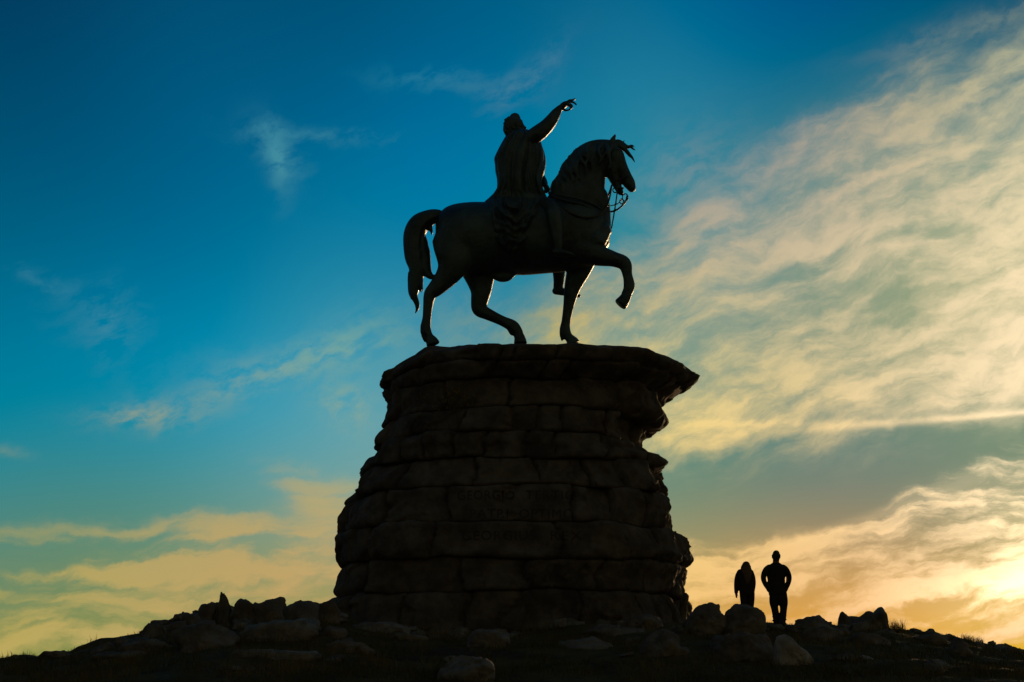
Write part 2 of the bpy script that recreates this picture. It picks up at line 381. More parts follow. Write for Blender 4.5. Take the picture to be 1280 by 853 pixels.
# joints inside each course: front px of the vertical joints; the rest of the ring is filled evenly
VJ = [[522,588,622,640,700],[520,612,676,706,790],[555,640,775],[510,573,632,669,700],[528,568,609,662,697],[497,590,670,735],[474,560,642,718,768],
      [460,542,697,780],[450,576,660,750],[503,585,640,722,800],[505,592,632,722,800]]
def bnd(k, th):
    if k == 0: return .03*math.sin(th*5)+.02*math.sin(th*13+1)
    return .025*math.sin(th*3+k*1.9)+.025*math.sin(th*7+k*4.1)+.02*math.sin(th*13+k*2.3)+.012*math.sin(th*31+k)
CZ = [at(640, p, PY-4).z for p in (800,700,600,500)]; CX = [at(px, py, PY-4.2).x for px, py in ((858,790),(812,700),(778,600),(748,500))]
def build_pedestal():
    base = at(640, 790, PY-4.9)
    root = empty('stone_pedestal', (at(650,790,PY).x, PY, 2.9), 'massive rough granite block pedestal with overhanging top carrying the horse and rider', 'pedestal')
    NT = 560
    T = np.linspace(0, 2*math.pi, NT, endpoint=False)
    r2 = random.Random(5)
    for k in range(len(JZ)-1):
        zt, zb = JZ[k], JZ[k+1]
        zm = (zt+zb)/2
        l, r_, b = prof(zm); cx = (l+r_)/2; a = (r_-l)/2
        ang = []
        for px in VJ[min(k, len(VJ)-1)]:
            x = at(px, 600, PY-b).x
            u = max(-1, min(1, (x-cx)/a)); s_ = 1 if u >= 0 else -1
            # angle parameter on the superellipse front half
            c_ = abs(u)**(se(zm)/2); th = math.acos(min(1, c_)); th = th if s_ > 0 else math.pi-th
            ang.append(-th % (2*math.pi))                    # front = negative sin
        lo, hi = max(ang), min(ang)
        fill = []; t = hi - r2.uniform(.28,.4)
        tt = max(ang)+r2.uniform(.26,.38)
        while tt < min(ang)+2*math.pi-.2: fill.append(tt % (2*math.pi)); tt += r2.uniform(.26,.46)
        ang = sorted(ang+fill)
        kd = r2.uniform(-.06,.06); offs = [r2.uniform(-.10,.10)+kd for _ in ang]; tilt = [r2.uniform(-.09,.09) for _ in ang]; tilt2 = [r2.uniform(-.10,.10) for _ in ang]; hv = [r2.choice((.25,.6,1,1)) for _ in ang]
        rows = max(8, int((zt-zb)/.055)); big = 1.0
        verts = []; H = zt-zb
        e_ = se(zm)
        def radial(th, z):
            l, r_, b = prof(z); cx = (l+r_)/2; a = (r_-l)/2
            c, s = math.cos(th), math.sin(th)
            x = a*math.copysign(abs(c)**(2/e_), c); y = b*math.copysign(abs(s)**(2/e_), s)
            if k >= 3:
                x0 = float(np.interp(z, CZ, CX)) - cx; ph = R(40)
                d_ = x0*math.cos(ph)+b*math.sin(ph); v_ = x*math.cos(ph)-y*math.sin(ph)
                if v_ > 0:
                    ff = d_/max(v_, 1e-6)
                    if ff < 1.15: ff = 1-.5*(math.sqrt((1-ff)**2+.0012)+(1-ff)); x *= ff; y *= ff
            thz = (th + .02*math.sin(z*4+th*3)) % (2*math.pi)
            dmin = 9; idx = len(ang)-1
            for q, A_ in enumerate(ang):
                d = abs((thz-A_+math.pi) % (2*math.pi)-math.pi)
                if d < dmin: dmin = d
                if thz >= A_: idx = q
            local = math.hypot(x, y)
            e_h = dmin*local
            e_v = min(zt-z, z-zb)
            right = 0.5+0.5*math.tanh((x-(2.4 if k < 3 else x0+.35))/.4); left = 0.5+0.5*math.tanh((-x-2.8)/.6)
            side = max(right, left)
            rough = .22 + .8*max(right, .5*left)*(.65 if k > 6 else 1)
            captop = 1.0 if k < 3 else 0.0
            wv = .07+.21*side; D = .03+.19*side*(1-.7*captop)
            eh = min(1, max(0, e_h/wv)); ev = min(1, max(0, e_v/wv))
            disp = -D*((1-eh)**2.2*1.5+(1-ev)**2.2*hv[idx])
            jj = 1-.8*captop*right
            if e_h < .034: disp -= .11*jj
            if e_v < .016: disp -= .05*jj*hv[idx]
            P = (x+cx, y, z)
            wI = 1.0
            if INS[0] < P[0] < INS[1] and y < 0 and INS[2] < z < INS[3]: wI = .12
            disp += offs[idx]*(.42+1.0*rough)*jj*wI + (tilt[idx]*(z-zm)*3+tilt2[idx]*(thz-ang[idx] if thz >= ang[idx] else .2)*local*.8)*(.5+rough)*wI
            disp += rough*(.20*fbm(P[0]*.5, y*.5, z*.6+3, 3) + .085*fbm(P[0]*1.5, y*1.5, z*1.7, 4))*(1-.45*captop*right) + (.030*fbm(P[0]*5, y*5, z*5, 4)*wI) - .05*(.3+side)*max(0, abs(fbm(P[0]*2.1+4, y*2.1, z*2.1, 3))-.35)
            if right > .3: disp += right*(.06 if captop else -.04) - .20*right*(1-.6*captop)*abs(fbm(P[0]*.9+7, y*.9, z*.6, 4))
            disp += (.09*wI+(.09*right+.07*left)*(.4 if captop else 1))*facet(Vector(P), .95) + .035*(.5+.5*side)*wI*facet(Vector(P), 2.6)
            f = 1+disp/max(local, .5)
            return Vector((x*f+cx, PY+y*f, z))
        for j in range(rows+1):
            z = zt-H*j/rows
            zz = z
            for th in T: 
                p = radial(th, z); g_ = j/rows; p.z += bnd(k, th)*(1-g_)+bnd(k+1, th)*g_
                verts.append(p)
        n = NT
        Fc = [(j*n+i, (j+1)*n+i, (j+1)*n+(i+1)%n, j*n+(i+1)%n) for j in range(rows) for i in range(n)]
        # top and bottom beds of the course, running inwards
        def bed(row, inward, zfun, flip):
            start = row*n
            prev = start; 
            for q, f in enumerate(inward):
                cur = len(verts)
                for i in range(n):
                    p = verts[start+i]; cxx = (l+r_)/2
                    x = cxx+(p.x-cxx)*f; y = PY+(p.y-PY)*f
                    verts.append(Vector((x, y, zfun(x, y, f, p.z))))
                for i in range(n):
                    g = (prev+i, prev+(i+1)%n, cur+(i+1)%n, cur+i)
                    Fc.append(g if not flip else g[::-1])
                prev = cur
            Fc.append(tuple(prev+i for i in range(n)) if not flip else tuple(prev+i for i in range(n))[::-1])
        if k == 0: bed(0, [.985,.96,.92,.88,.84,.8,.75,.7,.65,.6,.55,.5,.45,.4,.35,.3,.25,.2,.15,.1,.05], top_z, False)
        else: bed(0, [.9,.7], lambda x, y, f, z: z, False)
        bed(rows, [.9,.7], lambda x, y, f, z: z, True)
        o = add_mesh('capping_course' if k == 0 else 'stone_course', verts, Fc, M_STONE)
        keep_place(o, root)
    return root
ST_Y = 41.0
HOOVES = [(541,432,-.40),(650,430.5,.35),(716,430,.38)]
HPOS = [at(px, py, ST_Y+d) for px, py, d in HOOVES]
def top_z(x, y, f, zr):
    line = 1.6 + y*math.tan(PITCH - R(.10))
    line = min(line, 1.6 + 41.9*math.tan(PITCH - R(.10)) - .10*max(0, y-41.9)**1.5)
    w = 1-f**5
    z = RIM_Z + max(0, line-RIM_Z)*w + .05*fbm(x*1.1, y*1.1, 4.0, 4)*w*1.2
    z -= .05*w
    for h in HPOS:
        d2 = (x-h.x)**2+(y-h.y)**2
        z = max(z, min(z, h.z) + (h.z-.015-min(z, h.z))*math.exp(-d2/.25)) if h.z > z else z
    return z if f < .99 else zr*.5+z*.5
INS = (at(560,640,PY-4.3).x, at(735,640,PY-4.3).x, at(640,690,PY-4.5).z, at(640,600,PY-4.3).z)
pedestal = build_pedestal()
dg = bpy.context.evaluated_depsgraph_get()
def build_inscription():
    courses = [o for o in pedestal.children]
    from mathutils.bvhtree import BVHTree
    vs, fs = [], []
    pw = parent_world(pedestal)
    for o in courses:
        b = len(vs); vs += [v.co+pw for v in o.data.vertices]; fs += [tuple(i+b for i in p.vertices) for p in o.data.polygons]
    tree = BVHTree.FromPolygons(vs, fs)
    for txt, x0, x1, py in (('GEORGIO', 572, 643, 619), ('TERTIO', 657, 719, 619), ('PATRI', 588, 635, 643), ('OPTIMO', 649, 716, 643), ('GEORGIUS', 578, 669, 671), ('REX', 688, 727, 671)):
        cu = bpy.data.curves.new('i', 'FONT'); cu.body = txt; cu.size = .42; cu.space_character = 1.12; cu.resolution_u = 3
        o = bpy.data.objects.new('i', cu); COL.objects.link(o)
        dg.update(); me = bpy.data.meshes.new_from_object(o.evaluated_get(bpy.context.evaluated_depsgraph_get()))
        bpy.data.objects.remove(o)
        bm = bmesh.new(); bm.from_mesh(me)
        bmesh.ops.triangulate(bm, faces=bm.faces[:])
        for _ in range(3):
            es = [e for e in bm.edges if e.calc_length() > .06]
            if es: bmesh.ops.subdivide_edges(bm, edges=es, cuts=1); bmesh.ops.triangulate(bm, faces=bm.faces[:])
        X = [v.co.x for v in bm.verts]; lo, hi = min(X), max(X)
        A = at(x0, py, PY-4.4); B = at(x1, py, PY-4.4)
        for v in bm.verts:
            x = A.x+(v.co.x-lo)/(hi-lo)*(B.x-A.x); z = A.z+(v.co.y-.15)*.85
            hit = tree.ray_cast(Vector((x, 30, z)), Vector((0, 1, 0)))
            y = hit[0].y-.016 if hit[0] else PY-4.4
            v.co = Vector((x, y, z))
        bm.to_mesh(me); bm.free(); me.materials.clear(); me.materials.append(M_CARVE)
        q = bpy.data.objects.new('inscription', me); COL.objects.link(q); keep_place(q, pedestal)
build_inscription()

# ------------------------------------------------------------------ statue
def strap(soup, pts, Y, r=.03, n=8, sub=5):
    soup.limb([(p[0], p[1], p[2], (p[3] if len(p) > 3 else r)/.0243, (p[3] if len(p) > 3 else r)) for p in pts], Y, n, sub)
def build_statue():
    base = at(650, 430, ST_Y)
    root = empty('equestrian_statue', base, 'dark weathered bronze statue of a cloaked rider on a walking horse, pointing ahead', 'statue')
    Y = ST_Y
    h = Soup()
    # trunk: px, mid py, lateral, half height px, half width m
    secs = [(547,288,14,.30),(551,291,25,.50),(558,297,37,.66),(570,300,44,.80),(588,299,45,.86),(606,298,44,.88),(628,298,44,.92),(655,297,46,.95),(682,295,46,.93),(705,293,46,.86),(725,291,44,.78),(742,292,37,.66),(752,290,27,.50),(758,288,14,.30)]
    h.limb([(x, m, 0, r, w) for x, m, r, w in secs], Y, 32, 4, up=True, cap=.25)
    h.limb([(690,270,0,22,.5),(706,262,0,30,.52),(720,245,0,35,.50),(727,228,0,31,.42),(735,210,0,25,.34),(745,197,0,20,.29),(756,190,0,14,.25),(764,187,0,10,.2)], Y, 28, 4)
    h.limb([(745,300,0,18,.55),(752,280,0,12,.42),(753,262,0,10,.3),(750,245,0,10,.28)], Y, 20, 4)
    # head
    h.limb([(764,186,0,9,.20),(767,194,0,12.5,.27),(771,204,0,12,.26),(776.5,213,0,9.6,.21),(782,222,0,8.2,.17),(787,230,0,7.4,.17),(789.5,235,0,5.6,.15)], Y, 24, 4)
    h.limb([(763,206,0,9,.24),(766,218,0,8,.2),(770,230,0,5.2,.14),(774.5,238,0,4.6,.12),(776.5,241,0,3.2,.1)], Y, 18, 4)
    for s in (-1, 1):
        h.limb([(765,207,s*.17,7.5,.10),(766,213,s*.15,6,.10)], Y, 14, 1)            # cheek
        h.limb([(773,196,s*.20,2.4,.06),(775,197,s*.20,2.0,.06)], Y, 10, 1)          # eye
        h.limb([(790,233,s*.11,2.0,.04),(792,235,s*.10,1.4,.04)], Y, 10, 1)          # nostril
        h.limb([(763,187,s*.14,4.2,.08),(764.5,179,s*.15,4.2,.08),(767.3,172.5,s*.15,2.9,.06),(769.2,168,s*.15,.8,.03)], Y, 12, 3)
        h.limb([(745,300,s*.45,14,.3),(752,290,s*.35,12,.25)], Y, 14, 1)             # breast
    # near hind, far hind, standing fore, raised fore
    h.limb([(570,305,-.38,30,.42),(568,322,-.45,25,.38),(563,338,-.45,17.5,.30),(554,351,-.43,12.8,.23),(544.5,361,-.42,10.4,.19),(537.5,368.5,-.40,8.0,.16),(535,382,-.40,6.2,.14),(533.5,398,-.40,5.6,.13),(532,411,-.40,6.8,.15),(535.5,420,-.40,5.6,.14)], Y, 22, 4)
    h.limb([(536,421,-.40,5.2,.14),(539.5,426,-.40,7.4,.18),(541.5,431,-.40,9.2,.21)], Y, 16, 2, cap=.1)
    h.limb([(528.5,414,-.40,3.6,.08),(529,420,-.40,2.6,.06),(530.5,427,-.40,1.2,.04)], Y, 8, 2)
    h.limb([(592,312,.34,32,.40),(597,332,.38,25,.38),(600,349,.40,18.5,.30),(601,365,.40,13,.24),(599,378,.38,10.6,.2),(599.5,387,.38,9.4,.17),(609,392.5,.37,7.6,.15),(627,401,.36,6.4,.13),(641,408,.35,7.6,.15),(648,416,.35,6.2,.14)], Y, 22, 4)
    h.limb([(648.5,419,.35,6.2,.15),(650,424,.35,7.4,.18),(650.5,429.5,.35,8.8,.21)], Y, 16, 2, cap=.1)
    h.limb([(637,411,.35,3.6,.08),(638,416,.35,2.4,.05),(640.5,420,.35,1.0,.03)], Y, 8, 2)
    h.limb([(730,304,.30,24,.38),(727,324,.36,18.5,.32),(722,341,.38,14.5,.25),(716.5,356,.38,11,.19),(713,370,.38,8.6,.17),(710.5,384,.38,6.8,.14),(707.5,402,.38,5.8,.13),(706.3,414,.38,7.0,.15),(711,422,.38,5.4,.13)], Y, 22, 4)
    h.limb([(711,422,.38,5.2,.14),(714.5,426,.38,7.2,.18),(717,430.5,.38,8.8,.21)], Y, 16, 2, cap=.1)
    h.limb([(702.5,415,.38,3.6,.08),(702,420,.38,2.8,.06),(702.5,426,.38,1.2,.04)], Y, 8, 2)
    h.limb([(722,312,-.38,18,.34),(738,316,-.42,16,.30),(752,320.5,-.42,12.5,.24),(768,324.5,-.40,9.4,.18),(780.5,330,-.40,8.8,.17),(784.3,344,-.40,6.2,.13),(786.5,357,-.40,7.2,.15),(784.5,366,-.40,6.2,.13)], Y, 22, 5)
    h.limb([(785,367,-.40,5.4,.14),(780.5,374.5,-.40,7.4,.18),(775,381.5,-.40,8.8,.21)], Y, 16, 2, cap=.1)
    h.limb([(781,363,-.40,3.0,.07),(777.5,366.5,-.40,1.0,.04)], Y, 8, 2)
    h.limb([(619,345,0,5,.12),(626,346,0,7,.16),(634,344,0,8,.16),(640,341,0,6,.12)], Y, 14, 2)
    horse = h.fuse('horse', .035, M_BRONZE, None, 3)
    keep_place(horse, root)
    def child(s, name, vox, m, par, sm=1):
        o = s.fuse(name, vox, m, None, sm); keep_place(o, par); return o
    # tail
    t = Soup()
    t.limb([(556,272,0,6,.16),(546,270,0,8,.20),(535,273.5,0,10.5,.24),(524,281,0,13,.28),(518,293,0,13.5,.30),(517.5,308,0,13.4,.30),(520,322,0,14,.28),(522,335,0,11.5,.25),(520,348,0,8.6,.2),(518,360,0,6.8,.16),(517.5,370,0,4.6,.12),(521,379,0,3.4,.08),(521.5,386,0,2.2,.05),(519,392,0,.5,.02)], Y, 22, 4)
    t.limb([(526,300,0,8,.2),(529,318,0,9,.2),(531,332,-.05,8,.17),(535,342,-.05,5.6,.12),(541,346.5,-.05,3.2,.08),(546,343,0,1.0,.03)], Y, 16, 4)
    t.limb([(534,276,0,5,.15),(537,284,0,4,.1),(539.5,290,0,1.8,.06),(539.5,294.5,0,.5,.02)], Y, 12, 3)
    t.limb([(524,338,-.1,5,.1),(526,350,-.1,3.2,.08),(527,358,-.1,2,.05),(529,364.5,-.1,.5,.02)], Y, 12, 3)
    t.limb([(514,345,.08,4.5,.1),(512.5,358,.08,3,.07),(512.5,367,.08,2,.05),(514.5,374.5,.08,.5,.02)], Y, 12, 3)
    rt = random.Random(3)
    for q in range(20):                                   # raised wavy locks on the surface
        o_ = rt.uniform(-8, 8); sd = rt.choice((-1, 1)); ph = rt.uniform(0, 6)
        pts = []
        for u, (x, y, r) in enumerate([(540,272,8),(527,279,11),(519,293,12),(518,310,12),(521,327,11),(521,343,7),(519,357,5)]):
            pts.append((x+o_*1.15*r/12+1.8*math.sin(u*1.3+ph), y, sd*(.24*math.sqrt(max(0.05, 1-(o_/10)**2)))*r/12, 2.3, .06))
        t.limb(pts, Y, 8, 3)
    for (x, y, dx, dy) in ((513,342,-3,16),(527,326,6,12),(531,300,5,10),(524,352,3,14),(516,362,-3,12),(534,312,4,9)):
        t.limb([(x,y,0,3.2,.1),(x+dx*.5,y+dy*.5,0,2.2,.07),(x+dx*.85,y+dy,0,.5,.02)], Y, 10, 3)
    child(t, 'tail', .022, M_BRONZE, horse, 0)
    # mane
    m_ = Soup()
    crest_l = [(693,236),(697,221),(704,205),(713,193),(722,184.5),(732,179),(743,176.5),(754,176.5),(763,178)]
    m_.limb([(x+4.2, y+4.5, 0, 6.0, .17) for x, y in crest_l], Y, 14, 4)
    cl = np.array(crest_l); rm = random.Random(12)
    for q in range(30):
        u = rm.uniform(0, len(cl)-1.001); i = int(u); f = u-i
        x, y = cl[i]*(1-f)+cl[i+1]*f
        sd = -1 if q % 3 else 1
        ln = rm.uniform(20, 38); ph = rm.uniform(0, 6)
        dx, dy = (.35-.06*i, .94)
        pts = []
        for w in range(6):
            g = w/5
            pts.append((x+2.5+dx*ln*g*.5+9*g*(1 if i < 5 else -.5)*.6+2.2*math.sin(g*7+ph), y+3.5+dy*ln*g, sd*(.12+.30*min(1, g*2.2)), 3.2*(1-.8*g)+.6, .11*(1-.6*g)))
        m_.limb(pts, Y, 8, 2)
    for q in range(16):
        u = rm.uniform(0, len(cl)-1.5); i = int(u); f = u-i
        x, y = cl[i]*(1-f)+cl[i+1]*f
        m_.limb([(x+2.5,y+3,rm.uniform(-.08,.08),2.8,.07),(x-.6,y+1.2,0,1.8,.05),(x-2.2,y+2.6,0,.5,.02)], Y, 8, 2)
    child(m_, 'mane', .024, M_BRONZE, horse, 0)
    fl = Soup()
    fl.limb([(766,180,0,4.5,.12),(773,178.5,0,4,.1),(779,181,0,3,.08),(784,184,0,2.4,.06),(788,183.5,0,1.8,.05),(791,186,0,1.2,.04),(794,188,0,.5,.02)], Y, 10, 3)
    fl.limb([(770,182,-.05,4,.1),(778,184,-.05,3.4,.08),(783,189,-.05,2.8,.07),(787,194,-.05,2.2,.06),(790,197,-.05,1.6,.04),(793.5,203,-.05,.5,.02)], Y, 10, 3)
    fl.limb([(777,180,0,1.6,.04),(780.6,175.8,0,.4,.02)], Y, 8, 1)
    fl.limb([(786,183,.02,1.2,.03),(790,182,.02,1.2,.03),(793,184,.02,.4,.02)], Y, 8, 2)
    child(fl, 'forelock', .018, M_BRONZE, horse, 0)
    # bridle, reins and straps
    b = Soup()
    for s in (-1, 1):
        strap(b, [(771.5,225.5,s*.19),(778,223,s*.21),(786.5,219,s*.14),(788,219,0)], Y, .022)
        strap(b, [(763,190,s*.24),(763,203,s*.27),(766,217,s*.24),(770,228,s*.17),(771,233,s*.15)], Y, .022)
        strap(b, [(764,190,s*.27),(770,187,s*.25),(777,188,s*.16),(779,188.5,0)], Y, .02)
        strap(b, [(770,235,s*.15),(774,235,s*.15),(779,235.5,s*.13)], Y, .03)
        for q in range(12):
            a = q/12*2*math.pi; a2 = (q+1)/12*2*math.pi
            strap(b, [(769+3*math.cos(a), 238+3*math.sin(a), s*.16), (769+3*math.cos(a2), 238+3*math.sin(a2), s*.16)], Y, .02, 6, 1)
    for cxx, cyy, rr in ((781.5,247,3.6), (777,252,2.4)):
        for q in range(12):
            a = q/12*2*math.pi; a2 = (q+1)/12*2*math.pi
            strap(b, [(cxx+rr*math.cos(a), cyy+rr*1.3*math.sin(a), 0), (cxx+rr*math.cos(a2), cyy+rr*1.3*math.sin(a2), 0)], Y, .018, 6, 1)
    strap(b, [(770,237,0),(774,243,0),(780,243.5,0)], Y, .022)
    child(b, 'bridle', .012, M_BRONZE, horse, 0)
    rn = Soup()
    strap(rn, [(764.5,232,-.20),(763,242,-.27),(761,251,-.36),(757,260,-.48),(750,268.5,-.62),(739,272,-.76),(723,270.5,-.82),(706,262,-.76),(695,252,-.55),(686,242,-.25)], Y, .030)
    strap(rn, [(764.5,232,.20),(760,245,.36),(752,258,.55),(735,262,.7),(715,256,.65),(698,247,.4),(686,240,-.1)], Y, .028)
    child(rn, 'rein', .014, M_BRASS, horse, 0)
    st = Soup()
    strap(st, [(771.5,241,0),(770,252,0),(767.5,268,0),(764.5,285,0)], Y, .024)
    strap(st, [(784,245,0),(782,252,0),(777,258,0),(770,263,0),(763,265,0)], Y, .03)
    strap(st, [(777,250,0),(772,255,0),(763,257.5,0)], Y, .018)
    st.limb([(760,284,0,2,.10),(762,288,0,2.6,.10),(761.5,291,0,2.6,.10),(760,295,0,1.6,.08)], Y, 12, 2)
    child(st, 'curb_rein', .014, M_BRONZE, horse, 0)
    bs = Soup()
    for s in (-1, 1):
        strap(bs, [(694,243,s*.56),(708,246,s*.62),(722,248.5,s*.60),(738,254,s*.50),(750,261,s*.36),(760,268,s*.10),(762,270,0)], Y, .032)
        strap(bs, [(694,247,s*.60),(708,251,s*.66),(722,254,s*.65),(738,260,s*.55),(750,268,s*.40),(759,275,s*.12),(761,277,0)], Y, .032)
        strap(bs, [(752,284,s*.42),(757,295,s*.34),(756,312,s*.30)], Y, .03)
    child(bs, 'breast_strap', .02, M_BRONZE, horse, 0)

    # ---- rider
    r = Soup()
    r.limb([(655,258,0,30,.52),(653,240,0,25,.50),(651,222,0,22,.46),(651,203,0,22,.50),(652,186,0,20,.56),(651,176,0,15,.50),(648,170,0,9,.3)], Y, 28, 4)
    r.limb([(648,176,0,8,.17),(645,168,0,7.6,.165),(643,162,0,7.5,.16)], Y, 16, 3)
    # head, tipped back
    r.limb([(640,162,0,10,.20),(641,157,0,11.8,.245),(642.5,152,0,10.6,.235),(643.5,149,0,7.5,.17)], Y, 24, 4)
    r.limb([(646,160,0,8,.18),(651,162.5,0,4.8,.12),(654.2,164.8,0,2.6,.08)], Y, 16, 3)
    r.limb([(648,155,0,6.5,.18),(650.5,158,0,5,.15)], Y, 16, 1)
    r.limb([(650.5,155.5,0,4.2,.11),(654,158,0,2.1,.05),(657,160.4,0,1.5,.04)], Y, 12, 3)
    r.limb([(650,152.5,0,3.0,.14),(652.4,153.4,0,1.4,.10)], Y, 12, 1)
    r.limb([(653.2,162.6,0,1.1,.06),(654.3,162.9,0,.8,.05)], Y, 10, 1)
    for s in (-1, 1): r.limb([(640.5,157,s*.235,1.8,.03),(641,160,s*.225,1.3,.025)], Y, 10, 1)
    # right arm reaching up and forward
    r.limb([(660,176,-.42,9.5,.22),(668,170,-.50,10,.23),(675,165,-.50,9.8,.22),(683,158,-.48,8.8,.19),(690,149.5,-.46,7.6,.17),(695,142,-.44,6.2,.14),(699,136.5,-.42,4.3,.105),(702,134.5,-.42,3.9,.09)], Y, 20, 4)
    r.limb([(701,135,-.42,3.8,.10),(705,131.5,-.42,3.8,.13),(709,129.6,-.42,3.0,.13)], Y, 14, 3)
    for pts in ([(708,128.3,-.34),(712,125.6,-.34),(716,125.2,-.34),(718.6,123.8,-.34)],          # index, stretched out
                [(709.5,128.9,-.41),(714,127.6,-.41),(717.5,128.6,-.41),(720.3,131,-.41)],          # middle
                [(709.5,130.3,-.47),(713.5,130.8,-.48),(715.4,133.6,-.48),(713.6,136.6,-.47)],      # ring, curling
                [(708.5,131,-.53),(712,132.6,-.54),(713.2,135.4,-.54),(711.2,137.8,-.53)],          # little
                [(703.5,135.5,-.36),(706,138.2,-.33),(709.5,138.0,-.33),(712.5,136.8,-.35)]):       # thumb
        r.limb([(x, y, l, 1.55-.13*i, .038-.003*i) for i, (x, y, l) in enumerate(pts)], Y, 10, 3)
    # left arm down to the reins
    r.limb([(658,178,.45,9,.22),(665,192,.55,8,.19),(670,208,.55,7.4,.17),(673,218,.48,6.6,.16),(677,224,.30,5.6,.14),(680,228,.10,4.6,.11),(681,231,-.05,4.2,.10)], Y, 18, 4)
    for q in range(4):
        x = 679.5+q*1.7
        r.limb([(x,231+q*.6,-.08-.02*q,1.5,.035),(x+1.6,235.5+q*.3,-.16,1.4,.034),(x+1.4,239.5-q*.2,-.13,1.3,.032),(x-.6,241,-.05,1.1,.03)], Y, 10, 3)
    r.limb([(681,230,-.12,1.6,.04),(684,233.5,-.20,1.5,.036),(686.5,237.5,-.20,1.3,.032)], Y, 10, 3)
    # near leg, far leg
    for s, Yk in ((-1, 0), (1, 1)):
        if s < 0:
            r.limb([(660,255,-.35,20,.3),(674,256,-.50,12,.2),(688,259.5,-.88,9.5,.2),(692.5,268,-1.0,9.2,.21),(694.5,281,-1.02,8.8,.2),(696.5,295,-1.02,7.0,.16),(697.5,306,-1.02,5.6,.13),(697.5,312,-1.02,5.4,.12)], Y, 20, 4)
            r.limb([(693.5,315.5,-1.02,4.6,.13),(699,316,-1.02,5.0,.14),(706,317,-1.03,4.2,.15),(713,318.6,-1.04,3.0,.13),(717,319.6,-1.04,1.8,.09)], Y, 16, 4)
        else:
            r.limb([(660,262,.35,20,.3),(682,285,.74,13,.26),(693,305,.93,10,.22),(696,322,.98,8.8,.2),(698.5,338,1.0,8.2,.17),(698.5,351,1.0,6.8,.14),(697.5,360,1.0,6.0,.12)], Y, 20, 4)
            r.limb([(694.5,364,1.0,4.4,.12),(701,364.5,1.0,4.8,.13),(710,366.5,1.0,3.8,.14),(719,369,1.0,3.0,.12),(724,370,1.0,2.0,.08)], Y, 16, 4)
    rider = r.fuse('rider', .022, M_BRONZE, None, 2); keep_place(rider, root)
    # laurel wreath and curls
    w = Soup(); rw = random.Random(4)
    for q in range(120):
        a = rw.uniform(-2.75, .75); ra = rw.uniform(.75, 1.0); sd = rw.uniform(-1, 1)
        x = 641.5+math.cos(a-.5)*10.2*ra; y = 156.2+math.sin(a-.5)*11.0*ra
        if x > 647 and y > 148: continue
        if y < 148: y += 1.6
        lat = sd*.245*math.sqrt(max(0, 1-(ra*.8)**2)) if ra < .97 else sd*.12
        dx, dy = math.cos(a-.5+rw.uniform(-.7,.7)), math.sin(a-.5+rw.uniform(-.7,.7))
        w.limb([(x, y, lat, 1.5, .04), (x+dx*1.3, y+dy*1.3, lat*1.05, 1.4, .04), (x+dx*2.6, y+dy*2.6, lat*1.1, .4, .015)], Y, 8, 1)
    for q in range(9):
        w.limb([(632+q*.6, 158+q*1.1+rw.uniform(-2,2), rw.uniform(-.2,.2), 3.0, .07), (630.5+q*.5, 163+q*1.0, rw.uniform(-.2,.2), 2.0, .05)], Y, 10, 1)
    child(w, 'laurel_wreath', .016, M_BRONZE, rider, 0)
    # cloak
    rows = [(166,642,664,.30),(170,635,669,.46),(175,630.5,675,.58),(185,625,678,.64),(193,621,680.5,.68),(200,617.8,681.8,.70),(206,619,682,.70),(215,619.6,681,.70),(222,621.4,678.5,.70),(230,621.8,677,.72),(237,621.4,678,.70),(244,617,681,.66),(250,611,684,.62),(254,606,686,.60),(260,605.0,686,.80),(267,604.6,685,.94),(276,604.8,683,1.05),(290,605.6,680,1.11),(302,609,674,1.07),(311,613,668,1.07),(318,618.5,661,1.06),(323,625,653,1.05),(325.5,632,644,1.03)]
    Rw = np.array(rows); yy = np.concatenate([np.linspace(166, 324.3, 130), [325.4]])
    NTH = 260; verts = []
    for j, y in enumerate(yy):
        L_ = np.interp(y, Rw[:,0], Rw[:,1]); R_ = np.interp(y, Rw[:,0], Rw[:,2]); wd = np.interp(y, Rw[:,0], Rw[:,3])
        cx, hx = (L_+R_)/2, (R_-L_)/2
        g = (y-166)/146
        for i in range(NTH):
            th = 2*math.pi*i/NTH; c, s = math.cos(th), math.sin(th)
            e = 2.4
            ux = math.copysign(abs(c)**(2/e), c); uy = math.copysign(abs(s)**(2/e), s)
            low = min(1, max(0, (y-246)/18))
            ph = th + .25*math.sin(y*.03+1.0)*(1-low)
            fold = .055*math.sin(ph*13+1.2*math.sin(y*.035)) + .035*math.sin(ph*23+2+.8*math.sin(y*.05)) + .02*math.sin(ph*41+y*.02)
            amp = (.35+1.0*g)*(1-low)+ .35*low
            # swags on the drape over the horse's flank
            rr2 = math.hypot((cx+ux*hx-640)/30, (y-262)/34)
            wq = fbm(ux*1.3+cx*.03, uy, y*.035, 3); sw = low*(.05*math.sin(rr2*13+3.2*wq+ux*2) + .03*math.sin(rr2*24+5*wq+2) + .05*wq)
            edge = 1-abs(ux)**6
            f = 1+(fold*amp*1.7+sw*1.3)*(.35+.65*edge)+.02*fbm(ux*2, uy*2, y*.05, 3)
            p = at(cx+ux*hx*(1+fold*amp*.35), y+ (1.0*math.sin(th*9) if y > 312 else 0), Y)
            p.y += uy*wd*f
            verts.append(p)
    n = NTH; m2 = len(yy)
    Fc = [(j*n+i, j*n+(i+1)%n, (j+1)*n+(i+1)%n, (j+1)*n+i) for j in range(m2-1) for i in range(n)]
    Fc.append(tuple(range(n))[::-1]); Fc.append(tuple((m2-1)*n+i for i in range(n)))
    ck = add_mesh('cloak', verts, Fc, M_BRONZE)
    bm = bmesh.new(); bm.from_mesh(ck.data); bmesh.ops.recalc_face_normals(bm, faces=bm.faces[:]); bm.to_mesh(ck.data); bm.free()
